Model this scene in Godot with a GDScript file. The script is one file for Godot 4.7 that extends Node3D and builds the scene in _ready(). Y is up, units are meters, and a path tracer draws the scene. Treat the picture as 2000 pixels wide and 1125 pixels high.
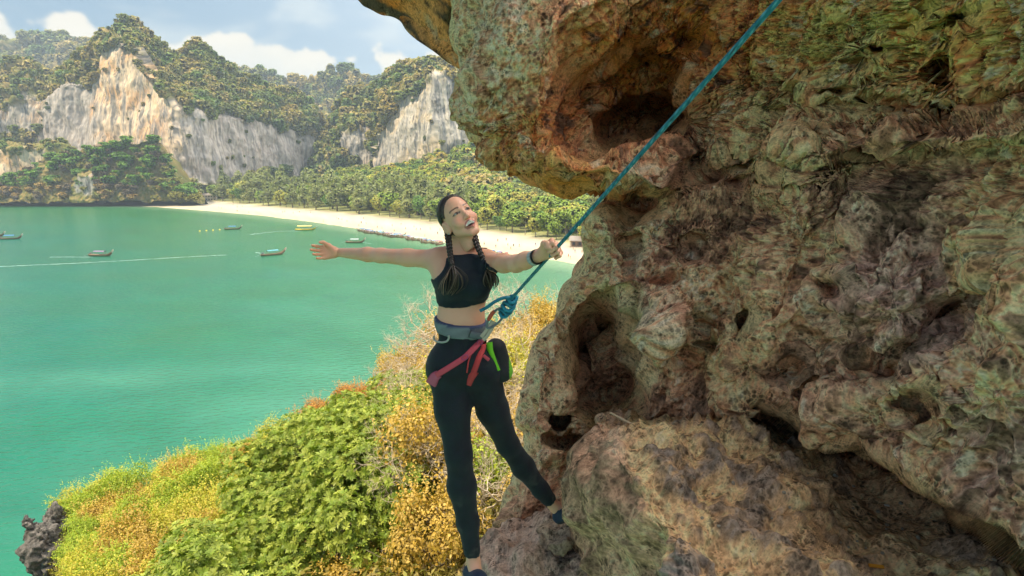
extends Node3D

# ---------------------------------------------------------------- shared state
const PITCH := 0.1915
const EYE := Vector3(0, 40, 0)
const FOCAL := 1200.0
var cam_basis := Basis(Vector3.RIGHT, -PITCH)
var taken := {}
var M := {}
var N := {}


func _ready() -> void:
	# camera
	var cam := Camera3D.new()
	cam.name = "camera"
	cam.position = EYE
	cam.rotation = Vector3(-PITCH, 0, 0)
	cam.fov = 50.24
	cam.near = 0.05
	cam.far = 9000.0
	add_child(cam)
	cam.current = true
	# sky, air and exposure
	make_noises()
	var we := WorldEnvironment.new()
	we.name = "world_environment"
	var env := Environment.new()
	env.background_mode = Environment.BG_SKY
	var sky := Sky.new()
	var pano := PanoramaSkyMaterial.new()
	pano.panorama = sky_picture()
	pano.energy_multiplier = 1.0
	sky.sky_material = pano
	env.sky = sky
	env.tonemap_mode = Environment.TONE_MAPPER_LINEAR
	env.tonemap_exposure = 3.6
	env.fog_enabled = true
	env.fog_density = 0.00015
	env.fog_light_color = Color(0.84, 0.92, 1.0)
	env.sdfgi_enabled = true
	env.ssao_enabled = true
	env.ssil_enabled = true
	we.environment = env
	add_child(we)
	# sun
	var sun := DirectionalLight3D.new()
	sun.name = "sun"
	sun.light_energy = 0.64
	sun.light_color = Color(1.0, 0.94, 0.82)
	sun.light_angular_distance = 0.55
	sun.shadow_enabled = true
	add_child(sun)
	sun.look_at_from_position(Vector3.ZERO, -SUN, Vector3.UP)
	make_materials()
	build_setting()
	build_things()

const SUN := Vector3(-0.51, 0.80, 0.31)


# ---------------------------------------------------------------- helpers
func at(x: float, y: float, z: float) -> Vector3:  # the point z metres ahead that the photograph shows at x, y
	var d := cam_basis * Vector3((x - 1000.0) / FOCAL, (562.5 - y) / FOCAL, -1.0)
	return EYE + d * (z / -d.z)

func at_level(x: float, y: float, level: float) -> Vector3:
	var d := cam_basis * Vector3((x - 1000.0) / FOCAL, (562.5 - y) / FOCAL, -1.0)
	return EYE + d * ((level - EYE.y) / minf(d.y, -0.002))

func numbered(called: String) -> String:
	if not taken.has(called):
		taken[called] = 0
		return called
	taken[called] += 1
	return "%s_%03d" % [called, taken[called]]

func tag(o: Node3D, label: String, category := "", group := "", kind := "") -> Node3D:
	if label: o.set_meta("label", label)
	if category: o.set_meta("category", category)
	if group: o.set_meta("group", group)
	if kind: o.set_meta("kind", kind)
	return o

func thing(called: String, label: String, category: String, where := Vector3.ZERO, turn := 0.0, group := "") -> Node3D:
	var o := Node3D.new()
	o.name = numbered(called)
	add_child(o, true)
	o.position = where
	o.rotation.y = turn
	tag(o, label, category, group)
	return o

func obj(called: String, mesh: Mesh, material: Material, parent: Node = null) -> MeshInstance3D:
	var o := MeshInstance3D.new()
	o.mesh = mesh
	if mesh.get_surface_count() and material:
		o.material_override = material
	if parent == null:
		o.name = numbered(called)
		add_child(o, true)
	else:
		o.name = called
		parent.add_child(o, true)
	return o

func struct(called: String, mesh: Mesh, material: Material, label := "", parent: Node = null) -> MeshInstance3D:
	var o := obj(called, mesh, material, parent)
	o.set_meta("kind", "structure")
	if label: o.set_meta("label", label)
	return o

func noise(type: int, freq: float, octaves: int, sd: int, fractal := FastNoiseLite.FRACTAL_FBM, warp := 0.0) -> FastNoiseLite:
	var n := FastNoiseLite.new()
	n.noise_type = type
	n.frequency = freq
	n.seed = sd
	n.fractal_type = fractal if octaves > 1 else FastNoiseLite.FRACTAL_NONE
	n.fractal_octaves = octaves
	if warp > 0.0:
		n.domain_warp_enabled = true
		n.domain_warp_amplitude = warp
		n.domain_warp_frequency = freq * 0.8
		n.domain_warp_fractal_type = FastNoiseLite.DOMAIN_WARP_FRACTAL_NONE
	return n

func make_noises() -> void:
	var S := FastNoiseLite.TYPE_SIMPLEX
	N.big = noise(S, 0.55, 3, 11)
	N.mid = noise(S, 2.0, 3, 12)
	N.ridge = noise(S, 1.5, 4, 13, FastNoiseLite.FRACTAL_RIDGED, 0.25)
	N.ridge2 = noise(S, 5.0, 3, 14, FastNoiseLite.FRACTAL_RIDGED, 0.08)
	N.fine = noise(S, 11.0, 3, 15)
	N.grit = noise(S, 30.0, 2, 16)
	N.stain = noise(S, 1.1, 5, 17, FastNoiseLite.FRACTAL_FBM, 0.4)
	N.stain2 = noise(S, 3.2, 5, 18, FastNoiseLite.FRACTAL_FBM, 0.15)
	N.hue = noise(S, 0.7, 3, 19)
	N.bil = noise(S, 1.3, 2, 31, FastNoiseLite.FRACTAL_FBM, 0.3)
	N.bil2 = noise(S, 4.2, 2, 32, FastNoiseLite.FRACTAL_FBM, 0.1)
	N.bil3 = noise(S, 13.0, 2, 33)
	N.pit = noise(FastNoiseLite.TYPE_CELLULAR, 4.2, 1, 20, FastNoiseLite.FRACTAL_NONE, 0.06)
	N.pit2 = noise(FastNoiseLite.TYPE_CELLULAR, 11.0, 1, 21, FastNoiseLite.FRACTAL_NONE, 0.03)
	N.unit = noise(S, 1.0, 4, 22)
	N.unit_b = noise(S, 1.0, 4, 23)
	N.unit_r = noise(S, 1.0, 4, 24, FastNoiseLite.FRACTAL_RIDGED)
	N.line = noise(S, 1.0, 3, 25)

func rows_in_threads(count: int, job: Callable) -> Array:  # job(row) for each row, results in order
	var out := []
	out.resize(count)
	var id := WorkerThreadPool.add_group_task(func(i: int) -> void: out[i] = job.call(i), count)
	WorkerThreadPool.wait_for_group_task_completion(id)
	return out

func sheet_mesh(pos: Array, col: Array, flip := false) -> ArrayMesh:  # rows of PackedVector3Array and PackedColorArray
	var nv := pos.size()
	var nu: int = pos[0].size()
	var normals := rows_in_threads(nv, func(j: int) -> PackedVector3Array:
		var here: PackedVector3Array = pos[j]
		var up: PackedVector3Array = pos[maxi(j - 1, 0)]
		var dn: PackedVector3Array = pos[mini(j + 1, nv - 1)]
		var o := PackedVector3Array()
		o.resize(nu)
		for i in nu:
			var n: Vector3 = (here[mini(i + 1, nu - 1)] - here[maxi(i - 1, 0)]).cross(up[i] - dn[i]).normalized()
			o[i] = -n if flip else n
		return o)
	var V := PackedVector3Array()
	var NN := PackedVector3Array()
	var C := PackedColorArray()
	for j in nv:
		V.append_array(pos[j])
		NN.append_array(normals[j])
		C.append_array(col[j])
	var I := PackedInt32Array()
	I.resize((nv - 1) * (nu - 1) * 6)
	var k := 0
	for j in nv - 1:
		for i in nu - 1:
			var a := j * nu + i
			var b := a + 1
			var c := a + nu
			var d := c + 1
			if flip:
				I[k] = a; I[k + 1] = c; I[k + 2] = b; I[k + 3] = b; I[k + 4] = c; I[k + 5] = d
			else:
				I[k] = a; I[k + 1] = b; I[k + 2] = c; I[k + 3] = b; I[k + 4] = d; I[k + 5] = c
			k += 6
	return array_mesh(V, NN, C, I)

func array_mesh(V: PackedVector3Array, NN: PackedVector3Array, C: PackedColorArray, I: PackedInt32Array) -> ArrayMesh:
	var a := []
	a.resize(Mesh.ARRAY_MAX)
	a[Mesh.ARRAY_VERTEX] = V
	a[Mesh.ARRAY_NORMAL] = NN
	if C.size(): a[Mesh.ARRAY_COLOR] = C
	a[Mesh.ARRAY_INDEX] = I
	var m := ArrayMesh.new()
	m.add_surface_from_arrays(Mesh.PRIMITIVE_TRIANGLES, a)
	return m

func spline(t: PackedFloat32Array, v: PackedFloat32Array, x: float) -> float:  # smooth interpolation of v over the knots t
	var n := t.size()
	if x <= t[0]: return v[0]
	if x >= t[n - 1]: return v[n - 1]
	var i := 0
	while x > t[i + 1]: i += 1
	var h := t[i + 1] - t[i]
	var s := (x - t[i]) / h
	var d := (v[i + 1] - v[i]) / h
	var m0 := d if i == 0 else (d + (v[i] - v[i - 1]) / (t[i] - t[i - 1])) * 0.5
	var m1 := d if i == n - 2 else (d + (v[i + 2] - v[i + 1]) / (t[i + 2] - t[i + 1])) * 0.5
	var s2 := s * s
	var s3 := s2 * s
	return v[i] * (2 * s3 - 3 * s2 + 1) + m0 * h * (s3 - 2 * s2 + s) + v[i + 1] * (3 * s2 - 2 * s3) + m1 * h * (s3 - s2)

func linear_of(t: PackedFloat32Array, v: PackedFloat32Array, x: float) -> float:
	var n := t.size()
	if x <= t[0]: return v[0]
	if x >= t[n - 1]: return v[n - 1]
	var i := 0
	while x > t[i + 1]: i += 1
	return lerpf(v[i], v[i + 1], (x - t[i]) / (t[i + 1] - t[i]))

func split(pairs: Array, k: int) -> PackedFloat32Array:
	var o := PackedFloat32Array()
	for p in pairs: o.append(p[k])
	return o

func lin(r: float, g: float, b: float) -> Color:  # a real-world base colour, as albedo_color wants it
	return Color(r, g, b).linear_to_srgb()


# ---------------------------------------------------------------- sky
func sky_picture() -> ImageTexture:
	var w := 2048
	var h := 1024
	var cl := noise(FastNoiseLite.TYPE_SIMPLEX, 0.16, 5, 41)
	var cl2 := noise(FastNoiseLite.TYPE_SIMPLEX, 0.045, 5, 42, FastNoiseLite.FRACTAL_FBM, 12.0)
	# cumulus heads on the horizon: azimuth, elevation, half width, half height in degrees; the same kind of bank goes all the way round
	var puffs := [[-22.0, 8.3, 6.5, 3.6], [-28.5, 8.6, 5.0, 2.6], [-17.0, 7.0, 4.5, 2.6], [-12.0, 7.6, 4.8, 3.2], [-6.0, 6.6, 5.5, 3.2], [-40.0, 10.0, 5.5, 4.5], [-36.0, 8.4, 4.5, 2.2]]
	var rng := RandomNumberGenerator.new()
	rng.seed = 5
	var az := 2.0
	while az < 312.0:
		puffs.append([az, rng.randf_range(3.0, 8.5), rng.randf_range(4.0, 8.0), rng.randf_range(2.0, 4.5)])
		az += rng.randf_range(4.0, 9.0)
	var rows := rows_in_threads(h, func(j: int) -> PackedFloat32Array:
		var o := PackedFloat32Array()
		o.resize(w * 3)
		var e := 90.0 - (j + 0.5) / h * 180.0
		var up := clampf(e / 90.0, 0.0, 1.0)
		var t := 1.0 - pow(1.0 - up, 4.2)
		var base := Vector3(0.100, 0.138, 0.156).lerp(Vector3(0.026, 0.082, 0.158), t)
		if e < 0.0: base = Vector3(0.10, 0.26, 0.21)
		for i in w:
			var c := base
			var a := ((i + 0.5) / w - 0.5) * 360.0
			if e > -0.5:
				var rd := deg_to_rad(a)
				var dir := Vector3(sin(rd) * cos(deg_to_rad(e)), sin(deg_to_rad(e)), -cos(rd) * cos(deg_to_rad(e)))
				# the haze is brighter towards the sun
				c += Vector3(1.0, 0.93, 0.82) * 2.4 * exp(-pow(dir.angle_to(SUN) / 0.65, 2.0))
				# high thin cloud
				var q := dir * 57.0
				var thin := cl2.get_noise_3d(q.x, q.y * 2.4, q.z)
				var veil := smoothstep(0.08, 0.6, thin) * smoothstep(4.0, 12.0, e) * 0.6
				c = c.lerp(c * 0.3 + Vector3(0.21, 0.21, 0.19), veil)
				if e < 18.0:
					var n := cl.get_noise_3d(q.x, q.y * 1.3, q.z)
					var inside := -1.0
					var top := 0.0
					for p in puffs:
						var da: float = absf(wrapf(a - p[0], -180.0, 180.0))
						if da > p[2] * 1.5: continue
						var v: float = 1.0 - sqrt(pow(da / p[2], 2.0) + pow(maxf(e - p[1], 0.0) / p[3], 2.0)) + n * 0.7
						if v > inside:
							inside = v
							top = (e - p[1] + p[3] * 0.8) / (p[3] * 1.8)
					var cover := smoothstep(0.0, 0.09, inside) * smoothstep(-1.0, 1.5, e)
					var shade := clampf(0.45 + top * 0.45 + n * 0.5, 0.0, 1.0)
					c = c.lerp(Vector3(0.20, 0.215, 0.21).lerp(Vector3(0.285, 0.265, 0.225), shade), cover * 0.94)
			o[i * 3] = c.x
			o[i * 3 + 1] = c.y
			o[i * 3 + 2] = c.z
		return o)
	var all := PackedFloat32Array()
	for r in rows: all.append_array(r)
	return ImageTexture.create_from_image(Image.create_from_data(w, h, false, Image.FORMAT_RGBF, all.to_byte_array()))


# ---------------------------------------------------------------- materials
func noise_texture(size: int, n: FastNoiseLite, normal := false, strength := 4.0) -> NoiseTexture2D:
	var t := NoiseTexture2D.new()
	t.width = size
	t.height = size
	t.seamless = true
	t.noise = n
	t.as_normal_map = normal
	t.bump_strength = strength
	return t

func tinted(rough := 0.85, specular := 0.35) -> StandardMaterial3D:  # takes its colour from the vertices
	var m := StandardMaterial3D.new()
	m.vertex_color_use_as_albedo = true
	m.roughness = rough
	m.metallic_specular = specular
	return m

func plain(c: Color, rough := 0.7, metal := 0.0) -> StandardMaterial3D:
	var m := StandardMaterial3D.new()
	m.albedo_color = c
	m.roughness = rough
	m.metallic = metal
	return m

func rock_pictures(n: int) -> Array:   # limestone close up: mottled grain, solution pits, hairline cracks; colour and height agree
	var fb := noise(FastNoiseLite.TYPE_SIMPLEX, 0.022, 6, 61)
	fb.fractal_gain = 0.62
	var big := noise(FastNoiseLite.TYPE_SIMPLEX, 0.006, 3, 65)
	var cell := noise(FastNoiseLite.TYPE_CELLULAR, 0.024, 1, 66)
	cell.cellular_jitter = 1.0
	var cell2 := noise(FastNoiseLite.TYPE_CELLULAR, 0.060, 1, 67)
	var line := noise(FastNoiseLite.TYPE_SIMPLEX, 0.010, 4, 68)
	var A := fb.get_seamless_image(n, n).get_data()
	var B := big.get_seamless_image(n, n).get_data()
	var P := cell.get_seamless_image(n, n).get_data()
	var Q := cell2.get_seamless_image(n, n).get_data()
	var L := line.get_seamless_image(n, n).get_data()
	var tone := PackedByteArray()
	var high := PackedByteArray()
	tone.resize(n * n * 3)
	high.resize(n * n)
	for i in n * n:
		var f := A[i] / 255.0
		var much := clampf((B[i] - 95) / 70.0, 0.0, 1.0)
		var pit := clampf((88 - P[i]) / 34.0, 0.0, 1.0) * much
		var pore := clampf((80 - Q[i]) / 30.0, 0.0, 1.0) * (0.35 + 0.65 * much)
		var crack := clampf(1.0 - absf(L[i] - 128.0) / 4.5, 0.0, 1.0)
		var dark := maxf(maxf(pit * 0.62, pore * 0.42), crack * 0.45)
		var v := (0.97 + 0.26 * (f - 0.5)) * (1.0 - dark)
		tone[i * 3] = int(clampf(v, 0.0, 1.0) * 255.0)
		tone[i * 3 + 1] = int(clampf(v * 0.99, 0.0, 1.0) * 255.0)
		tone[i * 3 + 2] = int(clampf(v * 0.975, 0.0, 1.0) * 255.0)
		high[i] = int(clampf(0.35 + 0.5 * f - 0.35 * pit - 0.16 * pore - 0.14 * crack, 0.0, 1.0) * 255.0)
	return [ImageTexture.create_from_image(Image.create_from_data(n, n, false, Image.FORMAT_RGB8, tone)), ImageTexture.create_from_image(Image.create_from_data(n, n, false, Image.FORMAT_L8, high))]

func make_materials() -> void:
	var skins := rock_pictures(1024)
	var mottle: Texture2D = skins[0]
	var grain: Texture2D = skins[1]
	var rock := tinted(0.88, 0.3)
	rock.albedo_texture = mottle
	rock.heightmap_enabled = true
	rock.heightmap_texture = grain
	rock.heightmap_scale = 1.0
	rock.uv1_triplanar = true
	rock.uv1_world_triplanar = true
	rock.uv1_scale = Vector3(1.25, 1.25, 1.25)
	M.rock = rock
	var hill := tinted(0.95, 0.2)
	M.hill = hill
	var sea := tinted(0.18, 0.38)
	var wn := noise(FastNoiseLite.TYPE_SIMPLEX, 0.011, 5, 63, FastNoiseLite.FRACTAL_FBM)
	sea.heightmap_enabled = true
	sea.heightmap_texture = noise_texture(1024, wn)
	sea.heightmap_scale = 14.0
	sea.uv1_triplanar = true
	sea.uv1_world_triplanar = true
	sea.uv1_scale = Vector3(0.028, 0.028, 0.055)
	M.sea = sea
	M.sand = tinted(0.95, 0.2)
	var leaf := tinted(0.5, 0.4)
	leaf.backlight_enabled = true
	leaf.backlight = Color(0.75, 0.8, 0.4)
	M.leaf = leaf
	M.bark = tinted(0.9, 0.2)
	var skin := tinted(0.48, 0.45)
	skin.subsurf_scatter_enabled = true
	skin.subsurf_scatter_strength = 0.12
	M.skin = skin
	var cloth := tinted(0.72, 0.35)
	cloth.heightmap_enabled = true
	cloth.heightmap_texture = noise_texture(256, noise(FastNoiseLite.TYPE_SIMPLEX, 0.06, 3, 64))
	cloth.heightmap_scale = 0.12
	cloth.uv1_triplanar = true
	cloth.uv1_scale = Vector3(9, 9, 9)
	cloth.rim_enabled = true
	cloth.rim = 0.15
	cloth.rim_tint = 0.3
	M.cloth = cloth
	M.hair = tinted(0.42, 0.5)
	M.paint = tinted(0.5, 0.4)
	M.metal = plain(lin(0.5, 0.5, 0.48), 0.32, 0.9)


# ---------------------------------------------------------------- the near rock
const WALL_X := [700.0, 850.0, 1000.0, 1150.0, 1300.0, 1450.0, 1600.0, 1800.0, 2000.0, 2300.0]
const WALL_Y := [-250.0, 0.0, 100.0, 200.0, 300.0, 400.0, 500.0, 600.0, 700.0, 800.0, 900.0, 1000.0, 1150.0, 1350.0]
const WALL_Z := [
	[5.0, 4.6, 4.0, 3.9, 4.0, 3.5, 3.0, 2.5, 2.0, 1.5],
	[5.0, 4.5, 3.8, 3.7, 4.2, 3.7, 3.1, 2.55, 2.0, 1.5],
	[5.0, 4.4, 3.7, 3.75, 4.4, 3.7, 3.1, 2.55, 2.0, 1.5],
	[5.0, 4.3, 3.75, 3.9, 4.5, 3.65, 3.1, 2.5, 2.0, 1.5],
	[5.0, 4.2, 3.85, 3.9, 4.1, 3.55, 3.05, 2.45, 2.0, 1.5],
	[5.0, 4.2, 4.0, 3.8, 3.6, 3.4, 2.95, 2.4, 1.95, 1.5],
	[5.0, 4.0, 3.9, 3.75, 3.4, 3.2, 2.8, 2.3, 1.9, 1.45],
	[5.0, 3.9, 3.8, 3.6, 3.25, 3.0, 2.65, 2.2, 1.8, 1.4],
	[5.0, 3.8, 3.6, 3.5, 3.2, 2.9, 2.55, 2.1, 1.75, 1.35],
	[5.0, 3.7, 3.5, 3.45, 3.2, 2.95, 2.5, 2.05, 1.7, 1.3],
	[5.0, 3.6, 3.35, 3.3, 3.2, 3.0, 2.5, 2.05, 1.65, 1.3],
	[5.0, 3.5, 3.2, 3.2, 3.2, 3.0, 2.5, 2.05, 1.65, 1.3],
	[5.0, 3.4, 3.1, 3.1, 3.1, 2.9, 2.5, 2.1, 1.7, 1.3],
	[5.0, 3.3, 3.0, 3.0, 3.0, 2.8, 2.5, 2.1, 1.7, 1.3]]
const WALL_EDGE := [[-250, 880], [-60, 884], [0, 886], [60, 893], [110, 906], [135, 905], [160, 893], [190, 890], [215, 900], [245, 922], [270, 941], [300, 946], [318, 962], [335, 1000], [347, 1050], [360, 1100], [370, 1160], [376, 1185], [392, 1182], [415, 1174], [445, 1163], [475, 1156], [510, 1142], [560, 1114], [610, 1082], [650, 1054], [690, 1040], [740, 1026], [790, 1016], [830, 1010], [865, 1030], [900, 1026], [940, 1002], [965, 990], [1010, 970], [1060, 958], [1125, 944], [1350, 900]]
# swellings and hollows: x, y, half width, half height, turn in degrees, metres towards the camera, softness of the rim
const WALL_FORMS := [
	[1215, 195, 135, 95, -14, -0.45, 0.5], [1258, 236, 92, 46, -6, -1.0, 0.3], [1180, 120, 95, 110, 20, -0.3, 0.7],
	[1255, 105, 40, 32, 30, -0.22, 0.6], [1345, 70, 36, 30, 0, -0.15, 0.6],
	[1190, 705, 78, 122, 8, -0.85, 0.5], [1150, 640, 40, 60, 10, -0.3, 0.6],
	[1272, 655, 66, 82, 20, 0.32, 0.55], [1230, 560, 60, 110, 6, 0.14, 0.7],
	[1090, 815, 24, 22, 0, -0.3, 0.6], [1125, 868, 60, 26, 12, -0.22, 0.6], [1080, 880, 60, 30, 0, 0.12, 0.8],
	[1560, 400, 70, 190, 24, 0.24, 0.8], [1490, 640, 60, 170, 26, 0.16, 0.8], [1690, 560, 130, 150, -20, 0.2, 0.8],
	[1625, 560, 34, 26, 10, -0.16, 0.7], [1455, 640, 18, 52, 20, -0.14, 0.8], [1720, 275, 14, 40, 0, -0.16, 0.6], [1590, 272, 34, 12, 0, -0.12, 0.7],
	[1530, 722, 34, 26, 0, -0.10, 0.6], [1785, 790, 42, 34, 0, -0.14, 0.45], [1785, 786, 56, 48, 0, 0.10, 0.5], [1585, 770, 46, 26, -10, -0.07, 0.6],
	[1740, 730, 30, 22, 0, -0.08, 0.7], [1850, 610, 40, 24, -30, -0.09, 0.7], [1900, 760, 120, 110, -20, 0.1, 0.8], [1985, 480, 34, 70, 0, -0.22, 0.6],
	[1655, 42, 16, 12, 0, -0.10, 0.5], [1880, 38, 34, 13, -12, -0.13, 0.6], [1800, 28, 20, 11, 0, -0.09, 0.6], [1895, 75, 26, 8, 0, -0.07, 0.6], [1850, 140, 48, 16, -4, -0.13, 0.6], [1868, 165, 30, 10, 0, -0.10, 0.6], [1545, 182, 26, 10, -8, -0.13, 0.6], [1590, 182, 28, 9, -6, -0.11, 0.6], [1640, 178, 26, 8, -6, -0.10, 0.6], [1715, 95, 22, 12, 0, -0.09, 0.7], [1672, 118, 26, 9, 0, -0.08, 0.7], [1800, 50, 60, 9, -5, -0.06, 0.8], [1930, 200, 60, 12, -14, -0.08, 0.7],
	[1370, 170, 56, 60, 10, 0.25, 0.8], [1440, 110, 40, 130, 6, 0.12, 0.8], [1390, 330, 60, 34, 0, -0.12, 0.7], [1470, 318, 36, 10, 0, -0.10, 0.6],
	[1230, 345, 90, 18, -4, 0.18, 0.7], [1150, 330, 70, 24, 8, 0.12, 0.7], [1060, 300, 60, 40, 30, 0.10, 0.8], [1240, 395, 60, 34, -16, -0.32, 0.7],
	[975, 60, 70, 120, 8, 0.12, 0.9], [1090, 60, 70, 110, 14, 0.12, 0.9], [950, 170, 50, 50, 0, 0.10, 0.8], [940, 195, 16, 60, -20, 0.06, 0.9],
	[1175, 450, 30, 40, 0, 0.10, 0.8], [1225, 480, 20, 50, 0, -0.1, 0.8], [1355, 480, 26, 20, -20, -0.09, 0.7], [1385, 678, 14, 9, 0, -0.08, 0.6], [1320, 480, 12, 8, 0, -0.06, 0.6], [1050, 740, 34, 110, 12, 0.10, 0.9]]
# lips: where the rock below or above the line steps back. points, metres, width of the step, how far the step reaches
const WALL_LIPS := [
	[[[1440, 735], [1480, 752], [1530, 792], [1600, 848], [1680, 880], [1760, 895], [1830, 925], [1900, 985], [1990, 1052], [2200, 1150]], 0.75, 48.0, 900.0],
	[[[1030, 280], [1100, 284], [1250, 286], [1330, 276], [1350, 262]], -0.40, 16.0, 110.0],
	[[[1490, 250], [1600, 262], [1720, 240], [1850, 246], [2000, 225], [2200, 200]], -0.16, 40.0, 60.0],
	[[[1340, 330], [1420, 345], [1500, 330], [1560, 340]], 0.12, 16.0, 40.0],
	[[[1600, 700], [1700, 690], [1780, 640], [1880, 560], [1960, 520], [2040, 500]], 0.16, 30.0, 90.0],
	[[[1450, 200], [1560, 200], [1700, 186], [1850, 196], [2000, 160], [2200, 130]], 0.10, 14.0, 34.0]]
var wall_px := []
var lip_px := []
var form_px := []

func wall_depth(x: float, y: float) -> float:
	var col := PackedFloat32Array()
	var wx := PackedFloat32Array(WALL_X)
	var wy := PackedFloat32Array(WALL_Y)
	# rows near y only
	var j := 0
	while j < wy.size() - 2 and y > wy[j + 1]: j += 1
	var j0 := maxi(j - 1, 0)
	var j1 := mini(j + 2, wy.size() - 1)
	var ty := PackedFloat32Array()
	for k in range(j0, j1 + 1):
		ty.append(wy[k])
		col.append(spline(wx, wall_px[k], x))
	var z := spline(ty, col, y)
	for f in form_px:
		var dx: float = x - f[0]
		var dy: float = y - f[1]
		if absf(dx) > f[7] or absf(dy) > f[7]: continue
		var a: float = (dx * f[5] + dy * f[6]) / f[2]
		var b: float = (dy * f[5] - dx * f[6]) / f[3]
		var r := sqrt(a * a + b * b)
		if r < 1.25:
			z -= f[4] * (1.0 - smoothstep(1.0 - f[8], 1.25, r))
	for l in lip_px:
		if x < l[5] or x > l[6]: continue
		var ly := linear_of(l[0], l[1], x)
		var t: float = (y - ly) / l[3]
		if t > 0.0:
			var side := smoothstep(l[5], l[5] + 60.0, x) * (1.0 - smoothstep(l[6] - 50.0, l[6], x))
			z += l[2] * smoothstep(0.0, 1.0, t) * (1.0 - smoothstep(l[4] * 0.6, l[4], y - ly)) * side
	return z

func rock_relief(p: Vector3, smooth_by: float, strata: float, pits: float, fade := 1.0) -> float:
	var big: float = N.big.get_noise_3dv(p)
	var d := big * 0.09
	var t := (p.x + p.y) * 0.7071
	var s0 := (p.y - p.x) * 0.7071
	var q := Vector3(t * 0.62, s0 * 1.25, p.z)
	var b1: float = N.bil.get_noise_3dv(q)
	d += (sqrt(b1 * b1 + 0.002) - 0.22) * 0.22 * smooth_by
	var b2: float = N.bil2.get_noise_3dv(q)
	d -= (sqrt(b2 * b2 + 0.001) - 0.22) * 0.075 * smooth_by * sqrt(fade)
	var b3: float = absf(N.bil3.get_noise_3dv(p))
	d -= (b3 - 0.22) * 0.022 * fade * (0.25 + 0.75 * smooth_by)
	d += N.fine.get_noise_3dv(p) * 0.011 * fade * (0.35 + 0.65 * smooth_by)
	d += N.grit.get_noise_3dv(p) * 0.0028 * fade
	if pits > 0.02:
		var c: float = N.pit.get_noise_3d(p.x, p.y * (1.0 + strata), p.z)
		var gate: float = smoothstep(-0.25, 0.35, N.mid.get_noise_3d(p.x * 0.5 + 7.0, p.y * 0.5, p.z * 0.5))
		d -= smoothstep(-0.60, -0.80, c) * 0.11 * pits * gate * fade
		var c2: float = N.pit2.get_noise_3d(p.x, p.y * (1.0 + strata), p.z)
		d -= smoothstep(-0.55, -0.78, c2) * 0.030 * pits * fade
	if strata > 0.02:
		var s: float = N.line.get_noise_3d(p.x * 0.9, p.y * 9.0 + p.x * 1.2 + p.z * 1.0, p.z * 0.9)
		d += s * 0.017 * strata * fade
		var s2: float = N.line.get_noise_3d(p.x * 2.0 + 9.0, p.y * 26.0 + p.x * 3.0, p.z * 2.0)
		d += s2 * 0.003 * strata * fade
	return d

func blend(c: Vector3, to: Vector3, t: float) -> Vector3:
	return c.lerp(to, clampf(t, 0.0, 1.0))

func spot(x: float, y: float, cx: float, cy: float, rx: float, ry: float) -> float:
	return exp(-(pow((x - cx) / rx, 2.0) + pow((y - cy) / ry, 2.0)))

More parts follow.
